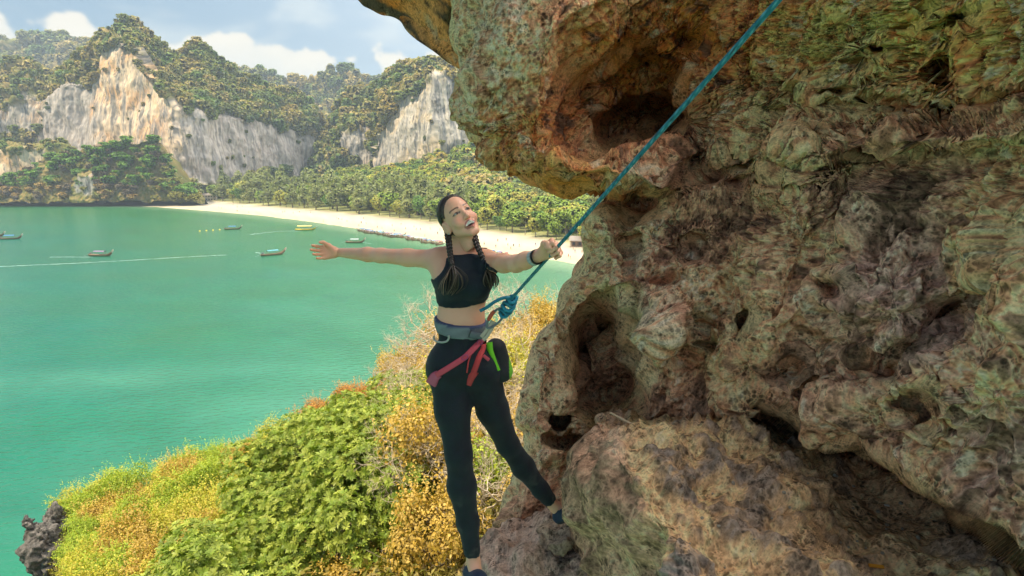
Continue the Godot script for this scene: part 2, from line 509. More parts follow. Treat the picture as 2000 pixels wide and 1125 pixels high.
func rock_colour(p: Vector3, x: float, y: float, fine: float) -> Color:
	var s1: float = N.stain.get_noise_3dv(p)
	var s2: float = N.stain2.get_noise_3dv(p)
	var hue: float = N.hue.get_noise_3dv(p)
	var f: float = float(N.fine.get_noise_3d(p.x + 5.0, p.y, p.z)) * fine
	var g: float = float(N.grit.get_noise_3d(p.x, p.y + 3.0, p.z)) * fine
	var c := Vector3(0.34, 0.26, 0.175)
	c = blend(c, Vector3(0.22, 0.185, 0.14), smoothstep(-0.1, 0.4, s1))
	c = blend(c, Vector3(0.33, 0.215, 0.15), smoothstep(0.05, 0.5, hue) * 0.35)
	# iron stained roof, cave and nose
	var warm := spot(x, y, 1230, 120, 190, 150) + spot(x, y, 1010, 250, 110, 80) + spot(x, y, 1150, 350, 140, 40) + spot(x, y, 1470, 60, 90, 90) * 0.6 + spot(x, y, 1340, 40, 60, 60)
	warm *= 0.65 + 0.7 * s2
	c = blend(c, Vector3(0.36, 0.135, 0.035), warm * 1.3)
	# ochre band of the upper wall
	var ochre := spot(x, y, 1690, 60, 230, 130) + spot(x, y, 1900, 60, 200, 120) * 0.6
	c = blend(c, Vector3(0.58, 0.27, 0.085), ochre * (0.75 + 0.5 * s1))
	# pale film on the nose, the ribs and the heart-shaped bulge
	var pale := spot(x, y, 985, 60, 85, 130) * 1.0 + spot(x, y, 940, 200, 60, 60) + spot(x, y, 1280, 640, 80, 90) * 0.6 + spot(x, y, 1260, 335, 70, 20) + spot(x, y, 1270, 500, 90, 90) * 0.5 + spot(x, y, 1380, 300, 60, 70) * 0.4
	c = blend(c, Vector3(0.43, 0.325, 0.275), pale * 1.1 * smoothstep(-0.45, 0.15, s2 + 0.5 * f))
	# pinkish buttress
	c = blend(c, Vector3(0.32, 0.24, 0.19), spot(x, y, 1060, 830, 90, 260) * 0.8)
	# cooler weathered crust at the lower right
	var cool := spot(x, y, 1900, 640, 240, 200) + spot(x, y, 1950, 880, 240, 160) + spot(x, y, 1700, 520, 180, 150) * 0.6
	c = blend(c, Vector3(0.22, 0.205, 0.205), cool * smoothstep(-0.3, 0.3, s1 + 0.4 * f))
	c = blend(c, Vector3(0.32, 0.21, 0.165), spot(x, y, 1680, 650, 110, 90) * smoothstep(0.0, 0.4, s2) * 0.7)
	# black lichen and seepage
	var lichen := smoothstep(0.20, 0.42, s2 * 0.8 + s1 * 0.45 + f * 0.35)
	var much := 0.55 + 0.9 * spot(x, y, 1240, 130, 160, 110) + 0.5 * cool - 0.45 * spot(x, y, 1060, 800, 120, 240) - 0.2 * ochre
	c = blend(c, Vector3(0.050, 0.044, 0.036), lichen * minf(much * 1.4, 0.95))
	var pk: float = N.pit2.get_noise_3d(p.x + 3.0, p.y, p.z)
	c = blend(c, Vector3(0.055, 0.048, 0.04), smoothstep(-0.62, -0.80, pk) * 0.6 * smoothstep(-0.2, 0.3, s1) * fine)
	var specks := smoothstep(0.22, 0.40, f * 0.7 + g * 0.55)
	c = blend(c, Vector3(0.07, 0.062, 0.052), specks * (0.45 + 0.4 * cool))
	var streak: float = N.unit.get_noise_3d(p.x * 7.0, p.y * 0.7, p.z * 7.0)
	c = blend(c, Vector3(0.10, 0.085, 0.065), smoothstep(0.12, 0.5, streak) * 0.55 * (spot(x, y, 1000, 60, 130, 150) + spot(x, y, 1450, 150, 110, 160) + spot(x, y, 760, 40, 120, 100)))
	c = blend(c, Vector3(0.42, 0.38, 0.32), smoothstep(0.38, 0.55, -s2 + g * 0.3) * 0.5)
	c *= 1.0 + 0.75 * g + 0.6 * f + 0.25 * s2
	return Color(minf(c.x * 3.65, 0.88), minf(c.y * 2.36, 0.68), minf(c.z * 1.84, 0.5))

func displaced(pos: Array, relief: Callable, colour: Callable, flip := false, wide := 1, spacing := 0.0) -> ArrayMesh:
	var nv := pos.size()
	var nu: int = pos[0].size()
	var done := rows_in_threads(nv, func(j: int) -> Array:
		var here: PackedVector3Array = pos[j]
		var up: PackedVector3Array = pos[maxi(j - wide, 0)]
		var dn: PackedVector3Array = pos[mini(j + wide, nv - 1)]
		var near_up: PackedVector3Array = pos[maxi(j - 1, 0)]
		var near_dn: PackedVector3Array = pos[mini(j + 1, nv - 1)]
		var o := PackedVector3Array()
		var c := PackedColorArray()
		o.resize(nu)
		c.resize(nu)
		for i in nu:
			var n: Vector3 = (here[mini(i + wide, nu - 1)] - here[maxi(i - wide, 0)]).cross(up[i] - dn[i]).normalized()
			if flip: n = -n
			var fade := 1.0
			if spacing > 0.0:   # fine relief only where the mesh is fine enough to carry it
				fade = smoothstep(0.38, 0.95, spacing / maxf(here[i].distance_to(here[mini(i + 1, nu - 1)]), (near_up[i] - near_dn[i]).length() * 0.5))
			o[i] = here[i] + n * relief.call(here[i], i, j, fade)
			c[i] = colour.call(here[i], i, j, fade)
		return [o, c])
	var P := []
	var C := []
	for r in done:
		P.append(r[0])
		C.append(r[1])
	return sheet_mesh(P, C, flip)

func make_rock_wall() -> void:
	for r in WALL_Z: wall_px.append(PackedFloat32Array(r))
	for l in WALL_LIPS: lip_px.append([split(l[0], 0), split(l[0], 1), l[1], l[2], l[3], float(l[0][0][0]), float(l[0][l[0].size() - 1][0])])
	for f in WALL_FORMS:
		var a: float = deg_to_rad(f[4])
		form_px.append([float(f[0]), float(f[1]), float(f[2]), float(f[3]), float(f[5]) * (1.8 if f[5] < 0 and f[2] < 62 else 1.0), cos(a), sin(a), maxf(f[2], f[3]) * 1.3, float(f[6])])
	var ey := split(WALL_EDGE, 0)
	var ex := split(WALL_EDGE, 1)
	var nu := 620
	var nv := 570
	var px := []   # where each vertex lies on the wall
	var wrap := 40
	var base := rows_in_threads(nv, func(j: int) -> Array:
		var y := -170.0 + 1440.0 * j / (nv - 1)
		var xl := linear_of(ey, ex, y)
		var o := PackedVector3Array()
		var q := PackedVector2Array()
		o.resize(nu)
		q.resize(nu)
		var R := 46.0
		for i in nu:
			var x := 0.0
			var z := 0.0
			if i < wrap:   # the flank that turns away behind the outline
				var s := 1.0 - i / float(wrap)
				x = xl + s * s * 150.0
				z = wall_depth(xl + R, y) + 0.42 + s * 1.7
			elif i < wrap + 34:   # the rounded edge
				var a := (i - wrap) / 34.0 * PI * 0.5
				x = xl + R * (1.0 - cos(a))
				z = wall_depth(lerpf(xl + R, x, sin(a)), y) + 0.42 * (1.0 - sin(a))
			else:
				x = lerpf(xl + R, 2230.0, (i - wrap - 34) / float(nu - 1 - wrap - 34))
				z = wall_depth(x, y)
			o[i] = at(x, y, z)
			q[i] = Vector2(x, y)
		return [o, q])
	var pos := []
	for r in base:
		pos.append(r[0])
		px.append(r[1])
	var mesh := displaced(pos, func(p: Vector3, i: int, j: int, fade: float) -> float:
		var q: Vector2 = px[j][i]
		var nose := spot(q.x, q.y, 1000, 90, 150, 190)
		var butt := spot(q.x, q.y, 1040, 850, 90, 260)
		var strata := spot(q.x, q.y, 1760, 130, 330, 120) + 0.8 * spot(q.x, q.y, 1230, 290, 170, 50) + 0.5 * spot(q.x, q.y, 1450, 330, 130, 90)
		var pits := 0.7 + spot(q.x, q.y, 1750, 110, 330, 130) + 0.7 * spot(q.x, q.y, 1300, 90, 130, 110) + 0.5 * spot(q.x, q.y, 1400, 430, 200, 150) - 0.3 * nose - 0.2 * butt
		return rock_relief(p, 1.0 - 0.65 * nose - 0.3 * butt, strata, pits, fade),
		func(p: Vector3, i: int, j: int, _fine: float) -> Color:
			var q: Vector2 = px[j][i]
			return rock_colour(p, q.x, q.y, _fine), false, 7, 0.016)
	struct("rock_wall", mesh, M.rock, "pitted limestone climbing wall with an orange cave and a grey overhanging nose")

const LEDGE_X := [1080.0, 1120.0, 1180.0, 1240.0, 1320.0, 1450.0, 1600.0, 1800.0, 2000.0, 2250.0]
const LEDGE_Y := [780.0, 820.0, 870.0, 930.0, 1000.0, 1060.0, 1125.0, 1250.0]
const LEDGE_Z := [
	[3.3, 3.15, 2.95, 3.0, 3.05, 3.1, 3.3, 3.2, 3.0, 2.8],
	[3.2, 3.0, 2.62, 2.66, 2.72, 2.85, 3.05, 2.95, 2.8, 2.6],
	[3.05, 2.8, 2.42, 2.40, 2.46, 2.60, 2.80, 2.7, 2.6, 2.4],
	[2.95, 2.62, 2.34, 2.22, 2.25, 2.36, 2.55, 2.45, 2.4, 2.2],
	[2.9, 2.62, 2.36, 2.12, 2.06, 2.12, 2.28, 2.2, 2.14, 2.0],
	[2.9, 2.64, 2.40, 2.10, 1.92, 1.94, 2.06, 2.0, 1.95, 1.85],
	[2.9, 2.66, 2.44, 2.10, 1.80, 1.78, 1.88, 1.84, 1.8, 1.7],
	[2.9, 2.7, 2.5, 2.12, 1.62, 1.56, 1.62, 1.6, 1.55, 1.5]]
const LEDGE_EDGE := [[780, 1196], [815, 1178], [835, 1160], [870, 1136], [900, 1120], [940, 1113], [975, 1112], [1010, 1118], [1050, 1128], [1090, 1142], [1125, 1156], [1270, 1210]]

var ledge_points := PackedVector3Array()

func make_ledge() -> void:
	var ey := split(LEDGE_EDGE, 0)
	var ex := split(LEDGE_EDGE, 1)
	var zr := []
	for r in LEDGE_Z: zr.append(PackedFloat32Array(r))
	var lx := PackedFloat32Array(LEDGE_X)
	var ly := PackedFloat32Array(LEDGE_Y)
	var depth := func(x: float, y: float) -> float:
		var c := PackedFloat32Array()
		for k in ly.size(): c.append(spline(lx, zr[k], x))
		var edge := linear_of(PackedFloat32Array([840, 900, 960, 1000, 1060, 1125, 1250]), PackedFloat32Array([1560, 1592, 1582, 1556, 1604, 1690, 1800]), y)
		return spline(ly, c, y) + 0.16 * smoothstep(-10.0, 60.0, x - edge) - 0.05 * exp(-pow((x - edge + 30.0) / 40.0, 2.0))
	var nu := 400
	var nv := 210
	var wrap := 26
	var px := []
	var pos := []
	var base := rows_in_threads(nv, func(j: int) -> Array:
		var s := j / float(nv - 1)
		var y := 806.0 + 440.0 * s
		var back := 0.0
		if s < 0.06:   # the top edge runs back into the wall
			back = (0.06 - s) / 0.06 * 0.9
			y = 806.0 + 440.0 * 0.06
			y += -26.0 + (s / 0.06) * 26.0
		var xl := linear_of(ey, ex, y)
		var o := PackedVector3Array()
		var q := PackedVector2Array()
		o.resize(nu)
		q.resize(nu)
		for i in nu:
			var x := 0.0
			var z := 0.0
			if i < wrap:
				var t := 1.0 - i / float(wrap)
				x = xl + t * 60.0
				z = depth.call(xl + 12.0, y) + 0.16 + t * 1.0
			elif i < wrap + 16:
				var a := (i - wrap) / 16.0 * PI * 0.5
				x = xl + 22.0 * (1.0 - cos(a))
				z = depth.call(x, y) + 0.16 * (1.0 - sin(a))
			else:
				x = lerpf(xl + 22.0, 2230.0, (i - wrap - 16) / float(nu - 1 - wrap - 16))
				z = depth.call(x, y)
			o[i] = at(x, y, z + back)
			q[i] = Vector2(x, y)
		return [o, q])
	for r in base:
		pos.append(r[0])
		px.append(r[1])
	var mesh := displaced(pos, func(p: Vector3, i: int, j: int, fade: float) -> float:
		var q: Vector2 = px[j][i]
		var face := smoothstep(1260.0, 1190.0, q.x - (q.y - 900.0) * 0.22)
		var dirt := spot(q.x, q.y, 1780, 1010, 230, 110)
		var b: float = N.big.get_noise_3dv(p) * 0.08 + N.mid.get_noise_3dv(p) * 0.085 - sqrt(pow(N.bil.get_noise_3d(p.x * 1.3, p.y * 1.3 + 5.0, p.z * 1.3), 2.0) + 0.002) * 0.10
		var crust: float = N.ridge2.get_noise_3dv(p * 0.9)
		var lump: float = smoothstep(-0.05, 0.35, N.stain2.get_noise_3d(p.x, p.y + 4.0, p.z))
		var crumb: float = smoothstep(-0.1, 0.45, N.fine.get_noise_3d(p.x * 0.8, p.y * 0.8 + 9.0, p.z * 0.8))
		b += ((crust - 0.15) * 0.020 + lump * 0.034 + crumb * 0.020) * (1.0 - 0.75 * dirt) * (1.0 - 0.8 * face)
		b += fade * (N.fine.get_noise_3dv(p) * (0.010 - 0.005 * face) + N.grit.get_noise_3dv(p) * 0.003)
		return b,
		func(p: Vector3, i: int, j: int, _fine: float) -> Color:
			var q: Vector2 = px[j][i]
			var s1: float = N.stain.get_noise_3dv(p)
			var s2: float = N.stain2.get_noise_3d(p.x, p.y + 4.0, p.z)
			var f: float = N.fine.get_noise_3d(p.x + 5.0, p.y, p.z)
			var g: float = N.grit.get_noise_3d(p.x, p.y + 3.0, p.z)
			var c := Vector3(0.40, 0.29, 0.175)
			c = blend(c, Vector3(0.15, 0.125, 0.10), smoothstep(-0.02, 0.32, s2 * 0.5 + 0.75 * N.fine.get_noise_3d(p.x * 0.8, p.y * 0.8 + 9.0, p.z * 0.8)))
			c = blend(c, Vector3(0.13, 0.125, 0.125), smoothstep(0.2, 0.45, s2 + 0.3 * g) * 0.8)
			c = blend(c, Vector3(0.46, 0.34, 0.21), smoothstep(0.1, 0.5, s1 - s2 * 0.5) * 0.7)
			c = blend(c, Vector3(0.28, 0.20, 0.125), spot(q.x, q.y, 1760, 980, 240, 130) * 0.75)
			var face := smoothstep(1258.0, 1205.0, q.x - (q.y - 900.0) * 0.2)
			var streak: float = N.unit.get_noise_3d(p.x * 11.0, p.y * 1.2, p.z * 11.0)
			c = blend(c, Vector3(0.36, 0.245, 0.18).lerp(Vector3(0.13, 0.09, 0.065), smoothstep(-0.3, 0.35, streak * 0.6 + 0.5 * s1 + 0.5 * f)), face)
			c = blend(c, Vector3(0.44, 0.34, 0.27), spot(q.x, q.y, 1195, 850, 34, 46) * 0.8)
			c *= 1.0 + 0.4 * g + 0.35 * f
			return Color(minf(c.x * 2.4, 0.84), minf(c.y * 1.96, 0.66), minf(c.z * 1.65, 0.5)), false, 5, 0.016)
	var lv: PackedVector3Array = mesh.surface_get_arrays(0)[Mesh.ARRAY_VERTEX]
	for i in range(0, lv.size(), 5): ledge_points.append(lv[i])
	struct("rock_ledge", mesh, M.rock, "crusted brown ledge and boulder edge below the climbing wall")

func lump_mesh(radii: Vector3, sd: float, rough: float, tone: Vector3, tone2: Vector3, nu := 96, nv := 64, freq := 1.0) -> ArrayMesh:  # a boulder: noise on an ellipsoid
	var pos := []
	for j in nv:
		var th := PI * (0.002 + 0.996 * j / float(nv - 1))
		var r := PackedVector3Array()
		for i in nu:
			var ph := TAU * i / float(nu - 1)
			r.append(Vector3(cos(ph) * sin(th) * radii.x, cos(th) * radii.y, sin(ph) * sin(th) * radii.z))
		pos.append(r)
	var off := Vector3(sd * 3.7, sd * 1.9, sd * 5.1)
	return displaced(pos, func(p: Vector3, _i: int, _j: int, _fade: float) -> float:
		var q := p * freq + off
		return rough * (N.big.get_noise_3dv(q) * 0.35 + N.mid.get_noise_3dv(q) * 0.16 + (N.ridge.get_noise_3dv(q) - 0.2) * 0.14 + N.fine.get_noise_3dv(q) * 0.03),
		func(p: Vector3, _i: int, _j: int, _fine: float) -> Color:
			var q := p * freq + off
			var c := tone.lerp(tone2, smoothstep(-0.2, 0.35, N.stain2.get_noise_3dv(q)))
			c = blend(c, Vector3(0.10, 0.09, 0.075), smoothstep(0.25, 0.5, N.stain.get_noise_3dv(q) + N.fine.get_noise_3dv(q) * 0.4) * 0.7)
			c *= 1.0 + 0.25 * N.grit.get_noise_3dv(q)
			return Color(c.x, c.y, c.z), true)

func make_overhang() -> void:
	# an unseen roof overhead, sized and placed to shade the wall
	var roof := lump_mesh(Vector3(3.2, 1.2, 3.4), 3.0, 1.2, Vector3(0.46, 0.33, 0.19), Vector3(0.5, 0.30, 0.12), 120, 80)
	var o := struct("unseen_rock_roof", roof, M.rock, "unseen rock roof, shaped and placed to shade the climbing wall")
	o.position = Vector3(-1.6, 44.5, -1.9)
	# the fin that shows at the upper left
	var line := [[560, -170, 6.2], [640, -70, 5.9], [700, 0, 5.6], [722, 22, 5.5], [765, 44, 5.35], [795, 66, 5.25], [830, 92, 5.05], [860, 112, 4.9], [890, 134, 4.75], [930, 150, 4.6], [990, 160, 4.5]]
	var nu := 260
	var nv := 150
	var lt := PackedFloat32Array()
	for k in line.size(): lt.append(k / float(line.size() - 1))
	var lxs := split(line, 0)
	var lys := split(line, 1)
	var lzs := split(line, 2)
	var pos := []
	var px := []
	for j in nv:
		var v := j / float(nv - 1)
		var r := PackedVector3Array()
		var q := PackedVector2Array()
		for i in nu:
			var u := i / float(nu - 1)
			var x := spline(lt, lxs, u)
			var y := spline(lt, lys, u)
			var z := spline(lt, lzs, u)
			# v 0..0.25: the outer side rising behind the edge; 0.25..1: the underside climbing towards the camera
			var p := at(x, y, z)
			var a := (v - 0.25) / 0.75
			if v < 0.25:
				var b := (0.25 - v) / 0.25
				p += Vector3(-0.2, 1.0, -0.35) * b * 2.4 + Vector3(-0.25, 0.1, -0.2) * sin(b * PI) * 0.6
			else:
				var out := lerpf(1.0, 0.12, smoothstep(0.5, 0.82, u))
				p += Vector3(0.55 * out, 0.75, 1.25 * out) * a * 2.3 + Vector3(0.2, -0.35, 0.3) * sin(a * PI) * 0.7 * out
			r.append(p)
			q.append(Vector2(x + 120.0 * a, y - 60.0 * a))
		pos.append(r)
		px.append(q)
	var mesh := displaced(pos, func(p: Vector3, _i: int, _j: int, fade: float) -> float: return rock_relief(p * 0.8, 0.3, 0.25, 0.15, fade) * 0.8,
		func(p: Vector3, _i: int, _j: int, _fine: float) -> Color:
			var s1: float = N.stain.get_noise_3dv(p)
			var s2: float = N.stain2.get_noise_3d(p.x, p.y * 0.8, p.z)
			var along: float = N.unit.get_noise_3d(p.x * 1.0 + p.y * 0.6, (p.y + p.x * 0.75) * 5.0, p.z * 1.2)
			var c := Vector3(0.78, 0.36, 0.13)
			c = blend(c, Vector3(0.84, 0.27, 0.05), smoothstep(-0.3, 0.3, s1))
			c = blend(c, Vector3(0.12, 0.085, 0.06), smoothstep(0.0, 0.3, along + 0.3 * s2))
			c = blend(c, Vector3(0.50, 0.42, 0.30), smoothstep(0.2, 0.5, -s2) * 0.7)
			c *= 1.0 + 0.2 * N.grit.get_noise_3dv(p)
			return Color(c.x * 1.15, c.y, c.z * 0.9), false, 6, 0.02)
	struct("rock_overhang", mesh, M.rock, "orange streaked underside of the overhang at the top of the cliff")


# ---------------------------------------------------------------- sea, shore and far land
const SHORE := [[-700, 394], [-100, 398], [0, 400], [180, 402], [230, 402], [300, 404], [380, 410], [500, 420], [600, 432], [700, 447], [800, 463], [900, 480], [1000, 497], [1150, 518], [1300, 540], [1700, 610]]
const SAND_BACK := [[-700, 390], [230, 397], [300, 395], [400, 392], [500, 402], [600, 411], [700, 420], [850, 436], [950, 452], [1050, 467], [1160, 487], [1300, 508], [1700, 565]]
const INLAND := Vector3(0.28, 0.0, -0.96)
var shore_pts := PackedVector3Array()

func shore_at(x: float) -> Vector3:
	return at_level(x, linear_of(split(SHORE, 0), split(SHORE, 1), x), 0.0)

func back_at(x: float) -> Vector3:
	return at_level(x, linear_of(split(SAND_BACK, 0), split(SAND_BACK, 1), x), 1.6)

func shore_distance(p: Vector3) -> float:
	var best := 1e9
	for i in shore_pts.size() - 1:
		var a := shore_pts[i]
		var b := shore_pts[i + 1]
		var t := clampf((p - a).dot(b - a) / (b - a).length_squared(), 0.0, 1.0)
		best = minf(best, p.distance_to(a.lerp(b, t)))
	return best

func make_sea() -> void:
	for k in SHORE: shore_pts.append(at_level(k[0], k[1], 0.0))
	var nr := 150
	var na := 240
	var got := rows_in_threads(nr, func(j: int) -> Array:
		var r := 6.0 * pow(1050.0, j / float(nr - 1))
		var o := PackedVector3Array()
		var c := PackedColorArray()
		for i in na:
			var a := TAU * i / float(na - 1)
			var p := Vector3(sin(a) * r, 0, -cos(a) * r)
			o.append(p)
			var d := shore_distance(p)
			var n: float = N.unit.get_noise_3d(p.x * 0.012, p.z * 0.02, 3.0)
			var n2: float = N.unit_b.get_noise_3d(p.x * 0.05, p.z * 0.09, 8.0)
			var k := Vector3(0.005, 0.115, 0.072)
			# milky water over sand towards the right, greener towards the beach
			k = k.lerp(Vector3(0.048, 0.165, 0.102), smoothstep(-120.0, 20.0, p.x + p.z * 0.1 + n * 60.0))
			k = k.lerp(Vector3(0.026, 0.14, 0.05), smoothstep(220.0, 20.0, d + n * 70.0) * 0.9)
			k = k.lerp(Vector3(0.19, 0.30, 0.165), smoothstep(26.0, 2.0, d) * 0.7)
			k *= 1.0 + n2 * 0.16 + n * 0.12
			c.append(Color(k.x, k.y, k.z))
		return [o, c])
	var P := []
	var C := []
	for r in got:
		P.append(r[0])
		C.append(r[1])
	struct("sea", sheet_mesh(P, C, true), M.sea, "turquoise water of the bay")

func make_beach() -> void:
	var P := []
	var C := []
	var n := 260
	for k in 12:
		P.append(PackedVector3Array())
		C.append(PackedColorArray())
	for i in n:
		var x := -700.0 + 2400.0 * i / float(n - 1)
		var s := shore_at(x)
		var b := back_at(x)
		var wob: float = N.unit.get_noise_2d(x * 0.03, 5.0)
		var rows := [[s - INLAND * 40.0 + Vector3(0, -2.2, 0), 0], [s - INLAND * 8.0 + Vector3(0, -0.35, 0), 0], [s + INLAND * (1.0 + wob * 2.0) + Vector3(0, 0.06, 0), 0], [s.lerp(b, 0.22) + Vector3(0, 0.1, 0), 1], [s.lerp(b, 0.55), 2], [b, 2], [b + INLAND * 9.0 + Vector3(0, 0.6, 0), 3], [b + INLAND * 30.0 + Vector3(0, 1.0, 0), 4], [b + INLAND * 120.0 + Vector3(0, 2.5, 0), 4], [b + INLAND * 260.0 + Vector3(0, 7.0, 0), 4], [b + INLAND * 520.0 + Vector3(0, 20.0, 0), 4], [b + INLAND * 1600.0 + Vector3(0, 30.0, 0), 4]]
		for k in 12:
			P[k].append(rows[k][0])
			var tone: Vector3 = [Vector3(0.42, 0.36, 0.24), Vector3(0.42, 0.35, 0.24), Vector3(0.43, 0.38, 0.29), Vector3(0.34, 0.32, 0.15), Vector3(0.20, 0.21, 0.07)][rows[k][1]]
			tone *= 1.0 + 0.12 * float(N.unit.get_noise_2d(x * 0.13, k * 3.0))
			C[k].append(Color(tone.x, tone.y, tone.z))
	struct("beach", sheet_mesh(P, C, false), M.sand, "long pale sand beach around the bay")

# far limestone: skyline [x, y, z], foot [x, y, z], bare cliff [x, y of its top, y of its bottom], three rock tones and how strongly they streak
func massif(called: String, label: String, sky_line: Array, foot: Array, cliff: Array, tones: Array, sd: float, clumps: int, clump_size: float, wood_label: String, rough := 1.0) -> void:
	var sx := split(sky_line, 0)
	var sy := split(sky_line, 1)
	var sz := split(sky_line, 2)
	var fx := split(foot, 0)
	var fy := split(foot, 1)
	var fz := split(foot, 2)
	var cx := split(cliff, 0)
	var ct := split(cliff, 1)
	var cb := split(cliff, 2)
	var x0 := maxf(sx[0], fx[0])
	var x1 := minf(sx[sx.size() - 1], fx[fx.size() - 1])
	var nu := int(clampf((x1 - x0) * 0.85, 80, 560))
	var nv := 150
	var off := Vector3(sd * 131.0, sd * 57.0, sd * 17.0)
	var scale_m := sz[sz.size() / 2] / 700.0
	var base := rows_in_threads(nv, func(j: int) -> Array:
		var v := j / float(nv - 1) * 1.12
		var o := PackedVector3Array()
		var bare := PackedFloat32Array()
		for i in nu:
			var x := lerpf(x0, x1, i / float(nu - 1))
			var yt := linear_of(sx, sy, x) + float(N.line.get_noise_2d(x * 0.05 + sd * 9.0, 1.0)) * 4.0 + float(N.line.get_noise_2d(x * 0.17 + sd * 9.0, 4.0)) * 1.5
			var yb := linear_of(fx, fy, x)
			var zt := linear_of(sx, sz, x)
			var zb := linear_of(fx, fz, x)
			var y := lerpf(yb, yt, minf(v, 1.0))
			var c_top := linear_of(cx, ct, x)
			var c_bot := linear_of(cx, cb, x)
			var cf := clampf((yb - c_top) / maxf(yb - yt, 1.0), 0.02, 0.97)
			var w := minf(v, 1.0)
			var back := 0.0
			if w < cf: back = 0.10 * w / cf
			else: back = 0.10 + 0.90 * (w - cf) / (1.0 - cf)
			var z := lerpf(zb, zt, back)
			var p := at(x, y, z)
			if v > 1.0: p += Vector3(0.0, -170.0, -200.0) * (v - 1.0) / 0.12 * scale_m
			o.append(p)
			var q := p / scale_m + off
			var n: float = float(N.unit.get_noise_3d(q.x * 0.022, q.y * 0.03, q.z * 0.022)) * 22.0 + float(N.unit_b.get_noise_3d(q.x * 0.09, q.y * 0.06, q.z * 0.09)) * 14.0
			var edge := minf(y - c_top, c_bot - y) + clampf(n, -26.0, 9.0)
			bare.append(smoothstep(-5.0, 5.0, edge) if c_bot > c_top + 1.0 else 0.0)
		return [o, bare])
	var pos := []
	var bare := []
	for r in base:
		pos.append(r[0])
		bare.append(r[1])
	var relief := func(p: Vector3, i: int, j: int, _fade: float) -> float:
		var q := p / scale_m + off
		var b: float = bare[j][i]
		var d: float = float(N.unit.get_noise_3d(q.x * 0.012, q.y * 0.007, q.z * 0.012)) * 13.0
		var flute: float = float(N.unit_r.get_noise_3d(q.x * 0.06, q.y * 0.006, q.z * 0.06)) * 1.1 + float(N.unit_b.get_noise_3d(q.x * 0.25, q.y * 0.03, q.z * 0.25)) * 0.9 + absf(N.unit_b.get_noise_3d(q.x * 0.035, q.y * 0.02, q.z * 0.035)) * 2.0
		var lumps: float = float(N.unit_b.get_noise_3d(q.x * 0.05, q.y * 0.05, q.z * 0.05)) * 9.0 + float(N.unit.get_noise_3d(q.x * 0.16, q.y * 0.16, q.z * 0.16)) * 3.5
		return (d + lerpf(lumps, flute + lumps * 0.12, b)) * scale_m * rough
	var colour := func(p: Vector3, i: int, j: int, _fine: float) -> Color:
		var q := p / scale_m + off
		var b: float = bare[j][i]
		var streak: float = float(N.unit.get_noise_3d(q.x * 0.17, q.y * 0.014, q.z * 0.17)) * 0.7 + float(N.unit_b.get_noise_3d(q.x * 0.42, q.y * 0.03, q.z * 0.42)) * 0.5
		var patch: float = N.unit_b.get_noise_3d(q.x * 0.022, q.y * 0.03, q.z * 0.022)
		var fine: float = N.unit.get_noise_3d(q.x * 0.3, q.y * 0.12, q.z * 0.3)
		var rock: Vector3 = tones[0]
		rock = rock.lerp(tones[1], smoothstep(-0.05, 0.4, patch))
		rock = rock.lerp(tones[2], smoothstep(-0.15, 0.3, streak) * float(tones[3]))
		rock = rock.lerp(Vector3(0.09, 0.09, 0.09), smoothstep(0.12, 0.4, streak + fine * 0.5) * 0.85 * float(tones[3]))
		var crack: float = absf(N.unit_b.get_noise_3d(q.x * 0.09, q.y * 0.010 + 5.0, q.z * 0.09))
		var shelf: float = absf(N.unit.get_noise_3d(q.x * 0.025, q.y * 0.075, q.z * 0.025))
		rock *= 1.0 + fine * 0.35
		rock = rock.lerp(Vector3(0.07, 0.065, 0.06), smoothstep(0.045, 0.015, crack) * 0.75)
		rock = rock.lerp(Vector3(0.15, 0.15, 0.06), smoothstep(0.030, 0.008, shelf) * smoothstep(-0.1, 0.3, patch) * 0.7)
		if tones.size() > 4:   # prow stays warm; grey rock elsewhere, darkened to paint in the right face's shade
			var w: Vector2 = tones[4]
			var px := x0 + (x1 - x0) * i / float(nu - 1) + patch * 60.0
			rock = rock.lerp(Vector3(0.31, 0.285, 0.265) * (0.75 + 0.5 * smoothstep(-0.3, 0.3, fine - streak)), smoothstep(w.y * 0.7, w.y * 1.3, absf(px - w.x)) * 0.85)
		var veg := Vector3(0.15, 0.15, 0.045).lerp(Vector3(0.25, 0.19, 0.07), smoothstep(-0.2, 0.3, fine + patch))
		var c := veg.lerp(rock, b)
		return Color(c.x, c.y, c.z)
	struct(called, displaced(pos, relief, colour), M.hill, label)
	# trees and scrub that cling to it, one mass
	if clumps == 0: return
	var rng := RandomNumberGenerator.new()
	rng.seed = int(sd * 100.0) + 3
	var X: Array[Transform3D] = []
	var C := PackedColorArray()
	var tries := 0
	while X.size() < clumps and tries < clumps * 6:
		tries += 1
		var j := rng.randi_range(2, int(nv / 1.10) - 1)
		var i := rng.randi_range(1, nu - 2)
		if float(bare[j][i]) > 0.35 and rng.randf() > 0.004: continue
		var p: Vector3 = pos[j][i]
		var n: Vector3 = (pos[j][i + 1] - pos[j][i - 1]).cross(pos[j - 1][i] - pos[j + 1][i]).normalized()
		p += n * float(relief.call(p, i, j, 1.0))
		var s := clump_size * scale_m * rng.randf_range(0.55, 1.35)
		if float(bare[j][i]) > 0.5: s *= 0.55
		X.append(Transform3D(Basis(Vector3.UP, rng.randf() * TAU).scaled(Vector3(s, s * rng.randf_range(0.8, 1.2), s)), p))
		var q := p / scale_m + off
		var h: float = N.unit.get_noise_3d(q.x * 0.02, q.y * 0.02, q.z * 0.02) + rng.randf_range(-0.35, 0.35)
		var k := Vector3(0.22, 0.235, 0.055).lerp(Vector3(0.44, 0.33, 0.11), smoothstep(-0.15, 0.45, h))
		k = k.lerp(Vector3(0.11, 0.21, 0.045), smoothstep(0.1, 0.5, -h) * 0.7)
		k *= rng.randf_range(0.8, 1.35)
		C.append(Color(k.x, k.y, k.z))
